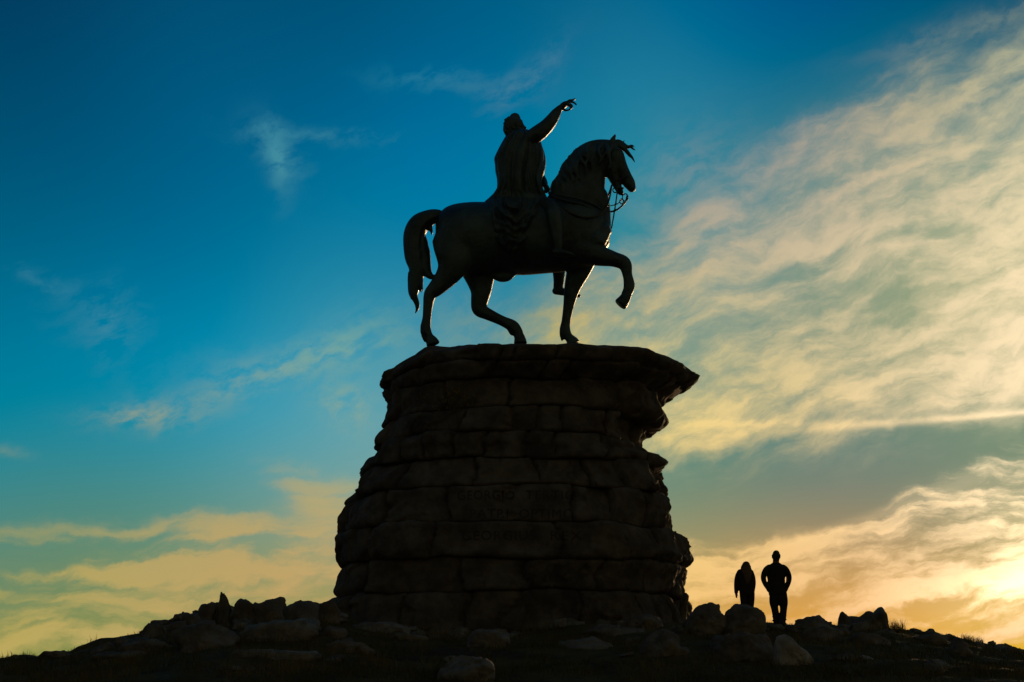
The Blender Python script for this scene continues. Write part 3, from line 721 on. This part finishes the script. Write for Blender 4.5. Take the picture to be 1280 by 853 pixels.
    keep_place(ck, rider)
    return root
build_statue()

# ------------------------------------------------------------------ rocks
_ico = {}
def ico(sub):
    if sub not in _ico:
        bm = bmesh.new(); bmesh.ops.create_icosphere(bm, subdivisions=sub, radius=1)
        _ico[sub] = (np.array([v.co[:] for v in bm.verts]), [tuple(v.index for v in f.verts) for f in bm.faces]); bm.free()
    return _ico[sub]
def lump(seed, sx, sy, sz, planes=11, sharp=14, sub=5, rough=.06, box=0.0):
    D, Fc = ico(sub); r = np.random.default_rng(seed)
    Nn = r.normal(size=(planes, 3)); Nn /= np.linalg.norm(Nn, axis=1, keepdims=True)
    hh = r.uniform(.58, .95, planes)
    if box:
        B = np.array([[1,0,0],[-1,0,0],[0,1,0],[0,-1,0],[0,0,1],[0,0,-1]])+r.normal(scale=.12, size=(6,3)); B /= np.linalg.norm(B, axis=1, keepdims=True)
        Nn = np.vstack([B, Nn[:4]]); hh = np.concatenate([np.full(6, .74)+r.uniform(-.06,.06,6), np.full(4, 1.02)])
    q = np.maximum(D@Nn.T, 0)/hh
    C_ = r.normal(size=(16, 3)); C_ /= np.linalg.norm(C_, axis=1, keepdims=True); hc = r.uniform(.80, 1.02, 16)
    q = np.hstack([q, np.maximum(D@C_.T, 0)/hc])
    rad = (q**sharp).sum(1)**(-1/sharp)
    rad = np.minimum(rad, 1.15)
    P = D*rad[:, None]
    s = seed*1.7
    S = np.array([sx, sy, sz]); W = P*S
    n1 = np_noise(W, .9/max(.4, min(S)), 4, s); n2 = np_noise(W, 5.0, 4, s+5)
    W = W + D*(n1*rough*min(S)*2.2 + n2*.035)[:, None]*np.array([1,1,1])
    W = W + D*(np.array([facet(Vector(p)+Vector((s, 0, s)), 1.5/max(.25, min(S))) for p in W*1.0])*.30*rough/.06)[:, None]
    # normalise to the wanted half sizes
    mx = W.max(0); mn = W.min(0)
    W = (W-(mx+mn)/2)*(2*S/(mx-mn))
    return W, Fc
def rot(W, rz=0, ry=0, rx=0):
    m_ = np.array((Matrix.Rotation(rz, 3, 'Z')@Matrix.Rotation(ry, 3, 'Y')@Matrix.Rotation(rx, 3, 'X')))
    return W@m_.T
def seat(px, py, Y):
    """the distance at which the line of sight meets the turf there"""
    y = 22.0
    while y < 37.5:
        p = at(px, py, y)
        if ground_z(p.x, y) >= p.z: return min(max(y+.25, 23), Y+3)
        y += .1
    return Y
def rock(seed, x0, x1, top, bot, Y, label, name='boulder', cat='rock', m=None, depth=.8, tilt=0, box=0, rough=.06, group=None, planes=11, sharp=26, sink=.35, rx=0):
    """outline measured in the photograph: x0..x1, top..bot; the buried part goes on below"""
    Y = seat((x0+x1)/2, bot-2, Y)
    a = at(x0, bot, Y); b = at(x1, bot, Y); t = at((x0+x1)/2, top, Y)
    w = b.x-a.x; h = t.z-a.z
    full = h*(1+sink)+.12
    W, Fc = lump(seed, w/2*(1.0 if not tilt else .98), w*depth/2, full/2, planes, sharp, 5 if w > .9 else 4, rough, box)
    if tilt or rx: W = rot(W, 0, R(tilt), R(rx)); s_ = w/(W[:,0].max()-W[:,0].min()); W *= np.array([s_, 1, 1]); W[:,2] *= full/(W[:,2].max()-W[:,2].min())
    W[:, 2] += t.z - W[:, 2].max(); W[:, 0] += (a.x+b.x)/2; W[:, 1] += Y
    o = add_mesh(name, W, Fc, m or M_ROCK)
    recentre(o, ((a.x+b.x)/2, Y, a.z))
    return tag(o, label, cat, group)
RK = [
 # left skyline
 (11, 12,31,818.5,826,37.5,'small low stone poking up at the far left end of the ridge',{}),
 (12,44,104,813,824,37.6,'long low mossy hump at the left foot of the ridge',dict(rough=.05,depth=.5)),
 (13,112,150,802.5,818,37.4,'rounded stone just below and left of the dome-shaped skyline rock',dict()),
 (14,141,176,795,810,37.2,'low humped stone touching the left foot of the dome-shaped skyline rock',dict()),
 (15,168,213,778.6,800,37.0,'broad dome-shaped dark rock standing alone on the left skyline',dict(rough=.05)),
 (16,208,240,775,800,37.2,'stepped low block leaning on the left end of the upright stones',dict(box=1,tilt=-14)),
 (17,224,256,765,792,37.5,'narrow stepped block just left of the flat-topped skyline block',dict(box=1,tilt=-10)),
 (18,241,268,752,790,37.8,'squarish flat-topped block immediately left of the tallest pointed stone',dict(box=1,tilt=8,depth=1.0)),
 (19,267.5,293.5,739.5,786,37.6,'tallest upright pointed stone on the left skyline',dict(box=1,tilt=0,sharp=22,rough=.08,depth=.9,special='point')),
 (20,289,326,748,785,37.9,'blocky boulder with rounded top just right of the tallest pointed stone',dict(box=1)),
 (21,315,360,746,785,38.2,'wedge block with a steep right edge between blocky boulder and long low rock',dict(box=1,tilt=-7)),
 (22,352,402,750,790,38.3,'long low rock with a level top sloping down to its left, near pedestal',dict(box=1,tilt=-4,depth=.9)),
 (23,390,426,751,780,38.6,'rounded block leaning against the left base of the pedestal',dict(box=1)),
 (24,300,402,772,800,35.2,'wide pale tilted slab in front of the skyline stones left of pedestal',dict(m='pale2',box=1,tilt=-7,depth=.7,rough=.05)),
 (25,395,436,782,800,35.6,'small grey block wedged between tilted slab and the pedestal corner',dict(box=1)),
 (26,215,300,774,812,35.6,'large dark sloping boulder below the tallest pointed stone',dict(rough=.06)),
 (27,150,228,795,815,35.0,'low dark boulder in the grass below the dome-shaped rock',dict()),
 (28,283,404,811,824,31.0,'very long flat slab lying in the grass at left centre',dict(m='pale2',box=1,depth=.5,rough=.05)),
 (29,268,322,831,842,27.5,'thin flat slab low in the grass, nearest the lower left',dict(box=1,depth=.6)),
 (30,115,200,812,826,32.5,'low broad stone half sunk in turf at lower left',dict(depth=.6)),
 (31,402,470,797,818,33.0,'low dark rock in the grass just left of the pedestal foot',dict(depth=.6)),
 # middle foreground
 (32,438,515,776.5,794,35.2,'pale flat-topped slab at the left foot of the pedestal',dict(m='pale2',box=1,tilt=-3,depth=.5)),
 (33,483,538,790,804,33.8,'flat dark slab overlapping the pale slab at the pedestal foot',dict(box=1,tilt=6,depth=.6)),
 (34,580.5,640,786.5,811,33.2,'squared fallen block lying before the middle of the pedestal',dict(m='pale2',box=1,depth=.6,rough=.04)),
 (35,547,619,819,856,24.0,'rounded pale boulder at the bottom edge of the view',dict(m='pale2',depth=.9,rough=.05,sharp=5,planes=14)),
 (36,693,783,795,815,33.0,'long low mottled stone in grass right of the squared fallen block',dict(m='pale2',depth=.45,rough=.05,tilt=3)),
 (37,744,764,774,784,36.2,'small round stone against the right half of the pedestal foot',dict()),
 (38,775,831,767.5,788,35.8,'grey humped rock at the right foot of the pedestal',dict(tilt=4)),
 (39,799,862,786,822,33.4,'large sloping pale-topped rock in front of the right pedestal corner',dict(tilt=12,depth=.8)),
 (40,726,812,782,797,35.0,'low flat rock between round stone and sloping pale-topped rock',dict(depth=.5)),
 # right
 (41,846,862,741,775,39.5,'narrow upright stone tight against the right base of the pedestal',dict(box=1,tilt=10)),
 (42,852,912,753,795,36.4,'large dark sloping boulder between pedestal and the round boulder',dict(tilt=10)),
 (43,902,957,754.5,794,33.4,'big rounded boulder that hides the feet of the left walker',dict(rough=.035,depth=.8,box=1,sharp=4.5,tilt=12)),
 (44,888,972,791,828,31.0,'broad flat rock below the big rounded boulder',dict(box=1,depth=.6,tilt=-4,rough=.05)),
 (45,964,1016,792,834,28.0,'pale lichened boulder sloping down to the right below the standing man',dict(m='pale',depth=.8,rough=.05,box=1,sharp=9,special='slope')),
 (46,986,1042,768.5,795,35.0,'dark humped rock right of the walking man on the skyline',dict(tilt=-9)),
 (48,1057,1093,819,828,28.0,'small thin pale slab lying flat in the right foreground grass',dict(m='pale',box=1,depth=.6)),
 (49,1140,1184,789.5,806,35.5,'low smooth rock on the descending skyline right of the crouching-shaped rock',dict()),
 (50,1183,1217,797,822,34.5,'last ragged rock before the skyline drops away at the right',dict(tilt=15)),
 (51,1000,1052,783,805,33.0,'low dark stone in front of the humped skyline rock',dict()),
 (52,1060,1120,790,808,33.2,'flat dark stone at the foot of the crouching-shaped rock',dict(depth=.6)),
 (53,936,966,786,797,33.4,'small low stone at the foot of the big rounded boulder, left of man',dict()),
]
MP2 = mat('grey granite slab', (.11,.105,.09), (.25,.24,.205), 2.2, .9, 0, .7, 7.0, (.12,.115,.09), 1.6)
for seed, x0, x1, top, bot, Yr, label, kw in RK:
    kw = dict(kw); mm = kw.pop('m', None); sp = kw.pop('special', None)
    kw['m'] = {'pale': M_PALE, 'pale2': MP2}.get(mm, M_ROCK)
    o = rock(seed, x0, x1, top, bot, Yr, label, **kw)
    if sp == 'slope':
        zs = [v.co.z for v in o.data.vertices]; lo, hi = min(zs), max(zs)
        xs = [v.co.x for v in o.data.vertices]; w = (max(xs)-min(xs))/2
        for v in o.data.vertices:
            g = (v.co.z-lo)/(hi-lo); t = v.co.x/w
            v.co.z -= (hi-lo)*.34*max(0, t+.25)*g; v.co.x += w*.10*(1-g)
    if sp == 'point':
        zs = [v.co.z for v in o.data.vertices]; lo, hi = min(zs), max(zs)
        xs = [v.co.x for v in o.data.vertices]; w = (max(xs)-min(xs))/2
        for v in o.data.vertices:
            g = (v.co.z-lo)/(hi-lo); k = 1-.52*max(0, g-.35)/.65
            v.co.x = -w*.32*max(0, g-.3) + v.co.x*k; v.co.y *= k
def crouching_rock():
    Y = 34.6; s = Soup()
    for seed, x0, x1, top, bot, tl in ((71,1046,1064,764.5,800,-5),(72,1048,1100,770,800,0),(73,1072,1112,764.5,800,-6),(74,1093,1111,758,790,8),(75,1080,1100,763.5,790,-25)):
        a = at(x0, bot, Y); b = at(x1, bot, Y); t = at(x0, top, Y)
        W, Fc = lump(seed, (b.x-a.x)/2, .38, (t.z-a.z)/2, 10, 12, 4, .05)
        W = rot(W, 0, R(tl)); W += np.array([(a.x+b.x)/2, Y, t.z-W[:,2].max()])
        s.add(W, Fc)
    o = s.fuse('boulder', .03, M_ROCK, None, 2); recentre(o, at(1078, 796, Y))
    tag(o, 'long rock shaped like a crouching animal with raised right end, right skyline', 'rock')
crouching_rock()
# loose rubble: broken stones filling the gaps at the foot of the pedestal and between the boulders
rs = random.Random(21)
def rubble(n, x0, x1, y0, y1, r0, r1, name, label, group):
    for q in range(n):
        px = rs.uniform(x0, x1); Yr = rs.uniform(y0, y1)
        x = (px-640)/F*(Yr*CP+1.5*SP)
        if ((abs(x-.2))/5.3)**2.6+(abs(Yr-PY)/5.05)**2.6 < 1: continue
        z = ground_z(x, Yr); r_ = rs.uniform(r0, r1)
        W, Fc = lump(1000+int(px*7)+q, r_*rs.uniform(1,1.9), r_*rs.uniform(.8,1.2), r_*rs.uniform(.45,.85), 9, 34, 4, .08, box=rs.random() < .5)
        W = rot(W, rs.uniform(0, 3), rs.uniform(-.3, .3), rs.uniform(-.2, .2))
        o = add_mesh(name, W, Fc, M_ROCK if rs.random() < .8 else MP2); o.location = (x, Yr, z+r_*.08)
        tag(o, label, 'rock', group)
rubble(34, 190, 425, 34.4, 36.6, .14, .32, 'rubble_stone', 'broken stone in the dark rubble bank left of the pedestal', 'rubble on the left bank')
rubble(26, 850, 1105, 32.2, 34.2, .10, .24, 'rubble_stone', 'broken stone in the dark rubble between the boulders right of the pedestal', 'rubble on the right bank')
rubble(24, 430, 860, 34.2, 36.8, .12, .30, 'rubble_stone', 'small broken stone lying along the foot of the pedestal', 'rubble along the pedestal foot')
rubble(30, 1120, 1275, 35.6, 37.8, .05, .15, 'stone', 'small stone on the low descending skyline at the far right', 'small stones on the right skyline')
rubble(30, 10, 1270, 25.5, 34.5, .08, .22, 'stone', 'small stone half sunk in the dark turf of the slope', 'small stones half sunk in the turf')

# ------------------------------------------------------------------ grass
def build_grass():
    V_ = []; Fc = []
    r = np.random.default_rng(5)
    def blade(x, y, z, h, lean, az, w):
        dx, dy = math.cos(az), math.sin(az); b = len(V_)
        px, py = -dy*w, dx*w
        if abs(px) < w*.5: px = w*.5
        V_.extend([(x-px, y-py, z-.03), (x+px, y+py, z-.03), (x+dx*lean*.35+px*.7, y+dy*lean*.35+py*.7, z+h*.55), (x+dx*lean*.35-px*.7, y+dy*lean*.35-py*.7, z+h*.55), (x+dx*lean, y+dy*lean, z+h)])
        Fc.append((b, b+1, b+2, b+3)); Fc.append((b+3, b+2, b+4))
    n = 0
    while n < 52000:
        y = 20+20*r.random()**1.15; x = r.uniform(-1, 1)*(y*.40+1)
        d = fbm(x*.45+3, y*.35, 2.0, 3)
        if r.random() > .5+1.2*d: continue
        if (abs(x-.2)/5.35)**2.6+(abs(y-PY)/5.1)**2.6 < 1: continue
        z = ground_z(x, y); h = r.uniform(.03, .11)*(1+.8*max(0, d))*(.55 if y > 33 else 1)
        blade(x, y, z, h, r.uniform(.02, .12), r.uniform(0, 6.3), .006); n += 1
    # taller tufts that catch the light on the skyline and around the stones
    T = [(1110,1131,792,35.0,260,.34),(1095,1112,795,33.8,40,.22),(1040,1050,786,35.2,24,.24),(1203,1230,807,37.0,220,.17),(108,120,818,37.4,14,.26),(30,60,820,37.8,14,.24),(60,110,817,37.6,20,.18),
         (540,580,846,24.6,90,.28),(600,640,848,24.4,80,.30),(520,560,800,34,120,.35),(470,560,795,35.5,160,.35),(640,700,795,35.5,130,.3),(860,880,783,36.0,60,.3),(960,1040,796,32.5,100,.2),(700,780,818,30,120,.22),(330,420,815,32,160,.22)]
    for x0, x1, py, Y, k, hh in T:
        for q in range(k):
            px = r.uniform(x0, x1); yy = Y+r.uniform(-.3, .3)
            p = at(px, py, yy); z = ground_z(p.x, yy)
            blade(p.x, yy, z, hh*r.uniform(.5, 1.15), r.uniform(.04, .22), r.uniform(0, 6.3), .005)
    g = add_mesh('grass', V_, Fc, M_GRASS, None, False); g['kind'] = 'stuff'
build_grass()
def build_plant():
    c = at(565, 494, PY-3.9)
    root = empty('crevice_plant', c, 'small yellowish leafy plant growing in the dark joint under the pedestal top', 'plant')
    V_, Fc = [], []; r = random.Random(8)
    from mathutils.bvhtree import BVHTree
    pw = parent_world(pedestal); vs, fs = [], []
    for o in pedestal.children:
        if 'course' in o.name:
            b = len(vs); vs += [v.co+pw for v in o.data.vertices]; fs += [tuple(i+b for i in p.vertices) for p in o.data.polygons]
    tree = BVHTree.FromPolygons(vs, fs)
    for q in range(170):
        p = at(r.gauss(562, 13), r.gauss(493, 6), PY-4)
        h_ = tree.ray_cast(Vector((p.x, 30, p.z)), Vector((0,1,0)))
        y = (h_[0].y if h_[0] else p.y)-r.uniform(.02, .16)
        s = r.uniform(.02, .05); a = r.uniform(0, 6.3); t_ = r.uniform(-1, 1)
        u = Vector((math.cos(a), t_*.4, math.sin(a))).normalized()*s; v = Vector((-math.sin(a), .5, math.cos(a))).normalized()*s*.55
        o_ = Vector((p.x, y, p.z)); b = len(V_)
        V_ += [o_-u, o_+v, o_+u, o_-v]; Fc.append((b, b+1, b+2, b+3))
        V_ += [o_-u*.8, Vector((p.x-u.x, y+.14, p.z-.05)), Vector((p.x-u.x+.008, y+.14, p.z-.05))]; Fc.append((b+4, b+5, b+6))
    o = add_mesh('leaves', V_, Fc, M_LEAF, None, False); keep_place(o, root)
build_plant()

def build_tufts():
    r = np.random.default_rng(9); V_, Fc = [], []
    for q in range(260):
        y = 23.5+13*r.random()**1.3; x = r.uniform(-1, 1)*(y*.38)
        if (abs(x-.2)/5.3)**2.6+(abs(y-PY)/5.05)**2.6 < 1: continue
        for k in range(26):
            bx, by = x+r.normal()*.16, y+r.normal()*.10; z = ground_z(bx, by)
            h = r.uniform(.08, .26)*(.6 if y > 34 else 1); az = r.uniform(0, 6.3); ln = r.uniform(.03, .16); w = .006
            dx, dy = math.cos(az), math.sin(az); b = len(V_)
            V_.extend([(bx-w, by, z-.03), (bx+w, by, z-.03), (bx+dx*ln*.35+w*.7, by+dy*ln*.35, z+h*.6), (bx+dx*ln*.35-w*.7, by+dy*ln*.35, z+h*.6), (bx+dx*ln, by+dy*ln, z+h*.9)])
            Fc.append((b, b+1, b+2, b+3)); Fc.append((b+3, b+2, b+4))
    g = add_mesh('grass_tufts', V_, Fc, M_GRASS, None, False); g['kind'] = 'stuff'
build_tufts()

# ------------------------------------------------------------------ people
def fin(s, name, vox, m, root, par=None, sm=2):
    o = s.fuse(name, vox, m, None, sm); keep_place(o, par or root); return o
def man():
    Y = 33.0; f = at(974, 785, Y); gz = ground_z(f.x, Y)
    root = empty('person', at(974, 785, Y), 'man in dark jacket walking away with hands in pockets, beside the big rounded boulder', 'person')
    b = Soup()
    b.limb([(970.3,692.5,0,4.4,.09),(970.2,695,0,5.0,.105),(970.2,698.5,0,4.6,.10),(970,701,.02,3.4,.07)], Y, 18, 3)      # head
    b.limb([(970.2,697,.09,1.0,.03),(970.3,698,.12,.7,.02)], Y, 8, 1)                                                  # nose, on the far side
    for s in (-1, 1): b.limb([(970.2+s*4.9,695,0,.8,.025),(970.2+s*4.8,697.5,0,.6,.02)], Y, 8, 1)
    b.limb([(970.1,699,0,4.0,.075),(970,704,0,4.2,.08)], Y, 14, 1)
    b.limb([(970,706,0,7,.09),(970,712,0,10,.11),(970.5,725,0,8.4,.105),(971.5,735,0,8.6,.11),(972,741,0,8.8,.12)], Y, 22, 3, cap=.2)
    for s in (-1, 1):
        b.limb([(970+s*9,711,0,3.4,.065),(970.2+s*13,715,-.01,3.2,.06),(970.2+s*15,721,-.03,2.8,.055),(970.4+s*14.4,728,-.02,2.6,.05),(971.2+s*11,735,.03,2.4,.045),(971.5+s*9.4,738,.06,2.4,.05)], Y, 14, 3)
        for q in range(4): b.limb([(971.5+s*(9.6-q*.2),737.5+q*.5,.04+q*.018,.7,.011),(971.5+s*(8.6-q*.2),741.5-q*.3,.05+q*.018,.6,.010)], Y, 7, 1)
        b.limb([(971.5+s*9,736.5,.02,.8,.012),(971.5+s*7.6,739,.0,.7,.011)], Y, 7, 1)
    legs = [[(967.8,742,0,5.2,.095),(968,753,0,4.8,.09),(969.2,762,0,3.5,.07),(971.2,773,.02,3.7,.06),(972,783,.05,3.2,.05)],
            [(977.4,742,0,5.4,.095),(978.6,753,.0,4.8,.09),(978.8,762,-.05,3.5,.07),(977.6,773,-.14,3.6,.06),(977.2,779,-.22,3.2,.05)]]
    for l in legs: b.limb(l, Y, 14, 3)
    body = fin(b, 'body', .011, M_SKIN, root, sm=1)
    j = Soup()
    j.limb([(970,704,0,5.2,.08),(970,707,0,9.0,.10),(970,710,0,12.4,.13),(970.2,716,0,12.0,.135),(970.2,720.5,0,11.8,.13),(970.3,724,0,11.0,.13),(970.5,728,0,11.0,.13),(971,732,0,10.2,.14),(971.8,739,0,11.2,.145),(972,744,0,11.0,.145)], Y, 26, 3, cap=.15)
    for s in (-1, 1):
        j.limb([(970+s*8.5,710.0,0,4.4,.085),(970+s*12.2,712.8,-.01,4.2,.085),(970.2+s*15.4,718.5,-.03,3.5,.075),(970.4+s*16.2,724,-.03,3.1,.07),(970.8+s*14.2,730,-.01,3.1,.065),(971.3+s*11.4,735,.01,3.0,.06),(971.5+s*10.2,738,.03,2.8,.055)], Y, 16, 3)
    j.limb([(970,703.2,0,3.6,.08),(970,706,0,6.5,.095)], Y, 16, 1, cap=.2)
    rj = random.Random(2)
    for q in range(10): 
        y = 712+q*3; s = rj.choice((-1,1)); j.limb([(970+s*rj.uniform(2,8),y,-.12,1.2,.02),(970+s*rj.uniform(4,9),y+rj.uniform(-2,2),-.12,.8,.015)], Y, 6, 1)
    fin(j, 'jacket', .011, M_JACKET, root, sm=5)
    t = Soup()
    t.limb([(972,739,0,10.4,.13),(972.5,747,0,10.2,.13)], Y, 20, 1)
    for i, l in enumerate(legs):
        t.limb([(x+(-1 if i == 0 else 1)*(.6 if y > 750 else 0), y, d, r+.9, w+.02) for x, y, d, r, w in l], Y, 16, 3)
    for q in range(12):
        i = q % 2; y = 752+q*2.4; cx = 968.0+11.5*i; t.limb([(cx-1.6,y,-.05,1.3,.04),(cx+2.6,y+rj.uniform(-1.5,1.5),-.05,1.3,.04)], Y, 8, 1)
    fin(t, 'trousers', .011, M_TROUS, root)
    for i, (x, y, d) in enumerate(((971.2,785.5,.02),(977.8,781.5,-.26))):
        s = Soup()
        if i == 0:
            s.limb([(x,y-2,d,2.6,.06),(x,y,d,2.9,.07)], Y, 12, 1); s.limb([(x+.2,y+.4,d+.07,2.6,.10),(x+.4,y+.4,d+.16,2.2,.06)], Y, 12, 1)
        else:
            s.limb([(x,y-3.5,d+.02,2.6,.055),(x,y,d,2.9,.06),(x,y+3,d+.06,2.7,.05),(x,y+4.5,d+.12,2.4,.05)], Y, 12, 2)
        fin(s, 'shoe', .011, M_SHOE, root)
    hr = Soup()
    hr.limb([(970.2,692.4,0,4.4,.09),(970.2,694.4,-.012,5.5,.112),(970.2,697.5,-.03,5.0,.085),(970.2,700,-.045,3.6,.05)], Y, 18, 3)
    fin(hr, 'hair', .010, M_HAIR, root)
def woman():
    Y = 35.0; gz = ground_z(at(932, 780, Y).x, Y)
    root = empty('person', at(933, 786, Y), 'woman with long fair hair and dark coat, head bowed, walking behind the big rounded boulder', 'person')
    b = Soup()
    b.limb([(932.3,706,.04,3.4,.08),(932.3,709,.05,4.2,.095),(932.6,712,.07,3.6,.08),(932.8,714,.09,2.4,.05)], Y, 16, 3)
    b.limb([(932.6,711.5,.14,.8,.025),(932.7,712.5,.15,.6,.02)], Y, 8, 1)
    b.limb([(932,712,.02,2.8,.06),(932,717,0,3.2,.07)], Y, 12, 1)
    b.limb([(932,718,0,7,.09),(932.5,724,0,7.6,.10),(933.5,733,0,6.6,.095),(934,740,0,6.8,.10)], Y, 20, 3, cap=.2)
    b.limb([(924.5,717,0,2.8,.06),(921.3,725,0,2.6,.055),(920,733,0,2.2,.05),(920.2,741,.02,1.8,.04),(920.5,743,.02,1.8,.035)], Y, 12, 3)
    for q in range(4): b.limb([(919.6+.5*q,743,.0+q*.014,.6,.010),(919.7+.5*q,745.8,.01+q*.014,.55,.009),(920.2+.4*q,747.6,.02+q*.014,.45,.008)], Y, 7, 2)
    b.limb([(921,742.5,.04,.7,.012),(922,744.8,.06,.55,.010)], Y, 7, 1)
    b.limb([(939.5,717,0,2.8,.06),(942,725,0,2.6,.055),(942.4,733,.04,2.2,.05),(940.5,739,.10,2.0,.04)], Y, 12, 3)
    for q in range(4): b.limb([(940.2,739.5+.4*q,.12+q*.012,.6,.010),(938.2,741+.3*q,.14+q*.012,.5,.009)], Y, 7, 1)
    b.limb([(940.2,739,.08,.7,.012),(938.6,740,.07,.5,.01)], Y, 7, 1)
    legs = [[(929.6,742,0,4.4,.09),(929.8,752,0,3.5,.08),(931,764,.03,3.0,.06),(931,774,.05,2.4,.05),(931,782,.08,2.0,.04)],
            [(938.4,742,0,4.2,.09),(938.8,752,0,3.4,.08),(937.6,764,-.03,3.0,.06),(937.4,774,-.10,2.4,.05),(937.2,782,-.14,2.0,.04)]]
    for l in legs: b.limb(l, Y, 12, 3)
    fin(b, 'body', .011, M_SKIN, root, sm=1)
    c = Soup()
    c.limb([(931.5,713,0,6.0,.09),(931.2,715.5,0,9.6,.11),(931.5,719,0,11,.125),(932.6,728,0,10.4,.13),(933.6,737,0,9.8,.14),(933.8,743,0,9.4,.14)], Y, 24, 3, cap=.3)
    c.limb([(925.5,716,0,4.6,.08),(922.2,722,0,3.9,.07),(920.4,731,0,3.0,.06),(920.3,740.5,.01,2.5,.05)], Y, 14, 3)
    c.limb([(937.5,716,0,4.6,.08),(940.2,722,0,4.0,.07),(941.4,730,.02,3.5,.06),(940.5,739,.08,3.0,.05)], Y, 14, 3)
    fin(c, 'coat', .011, M_COAT, root)
    t = Soup()
    for l in legs: t.limb([(x, y, d, r+.9, w+.016) for x, y, d, r, w in l], Y, 14, 3)
    t.limb([(934,739,0,7,.12),(934,742,0,7,.12)], Y, 16, 1, cap=.3)
    fin(t, 'trousers', .011, M_TROUS, root)
    for x, y, d in ((931,785,.08),(937.2,785,-.14)):
        s = Soup(); s.limb([(x,y-2,d,2.2,.05),(x,y,d,2.5,.06)], Y, 12, 1); s.limb([(x,y+.4,d+.06,2.2,.09),(x,y+.5,d+.13,1.9,.05)], Y, 12, 1)
        fin(s, 'shoe', .011, M_SHOE, root)
    h = Soup()
    h.limb([(932.6,707.0,.02,5.2,.10),(932.2,710,.01,6.4,.12),(932.8,713,-.05,7.0,.08),(934,718,-.09,5.6,.055),(934.6,723,-.12,4.2,.04),(934.8,728,-.13,2.2,.025)], Y, 18, 3)
    h.limb([(936,709,-.0,3.0,.06),(937.6,713,-.03,2.0,.05),(938.4,718,-.06,1.2,.03)], Y, 10, 2)
    fin(h, 'hair', .010, M_HAIRB, root)
man(); woman()
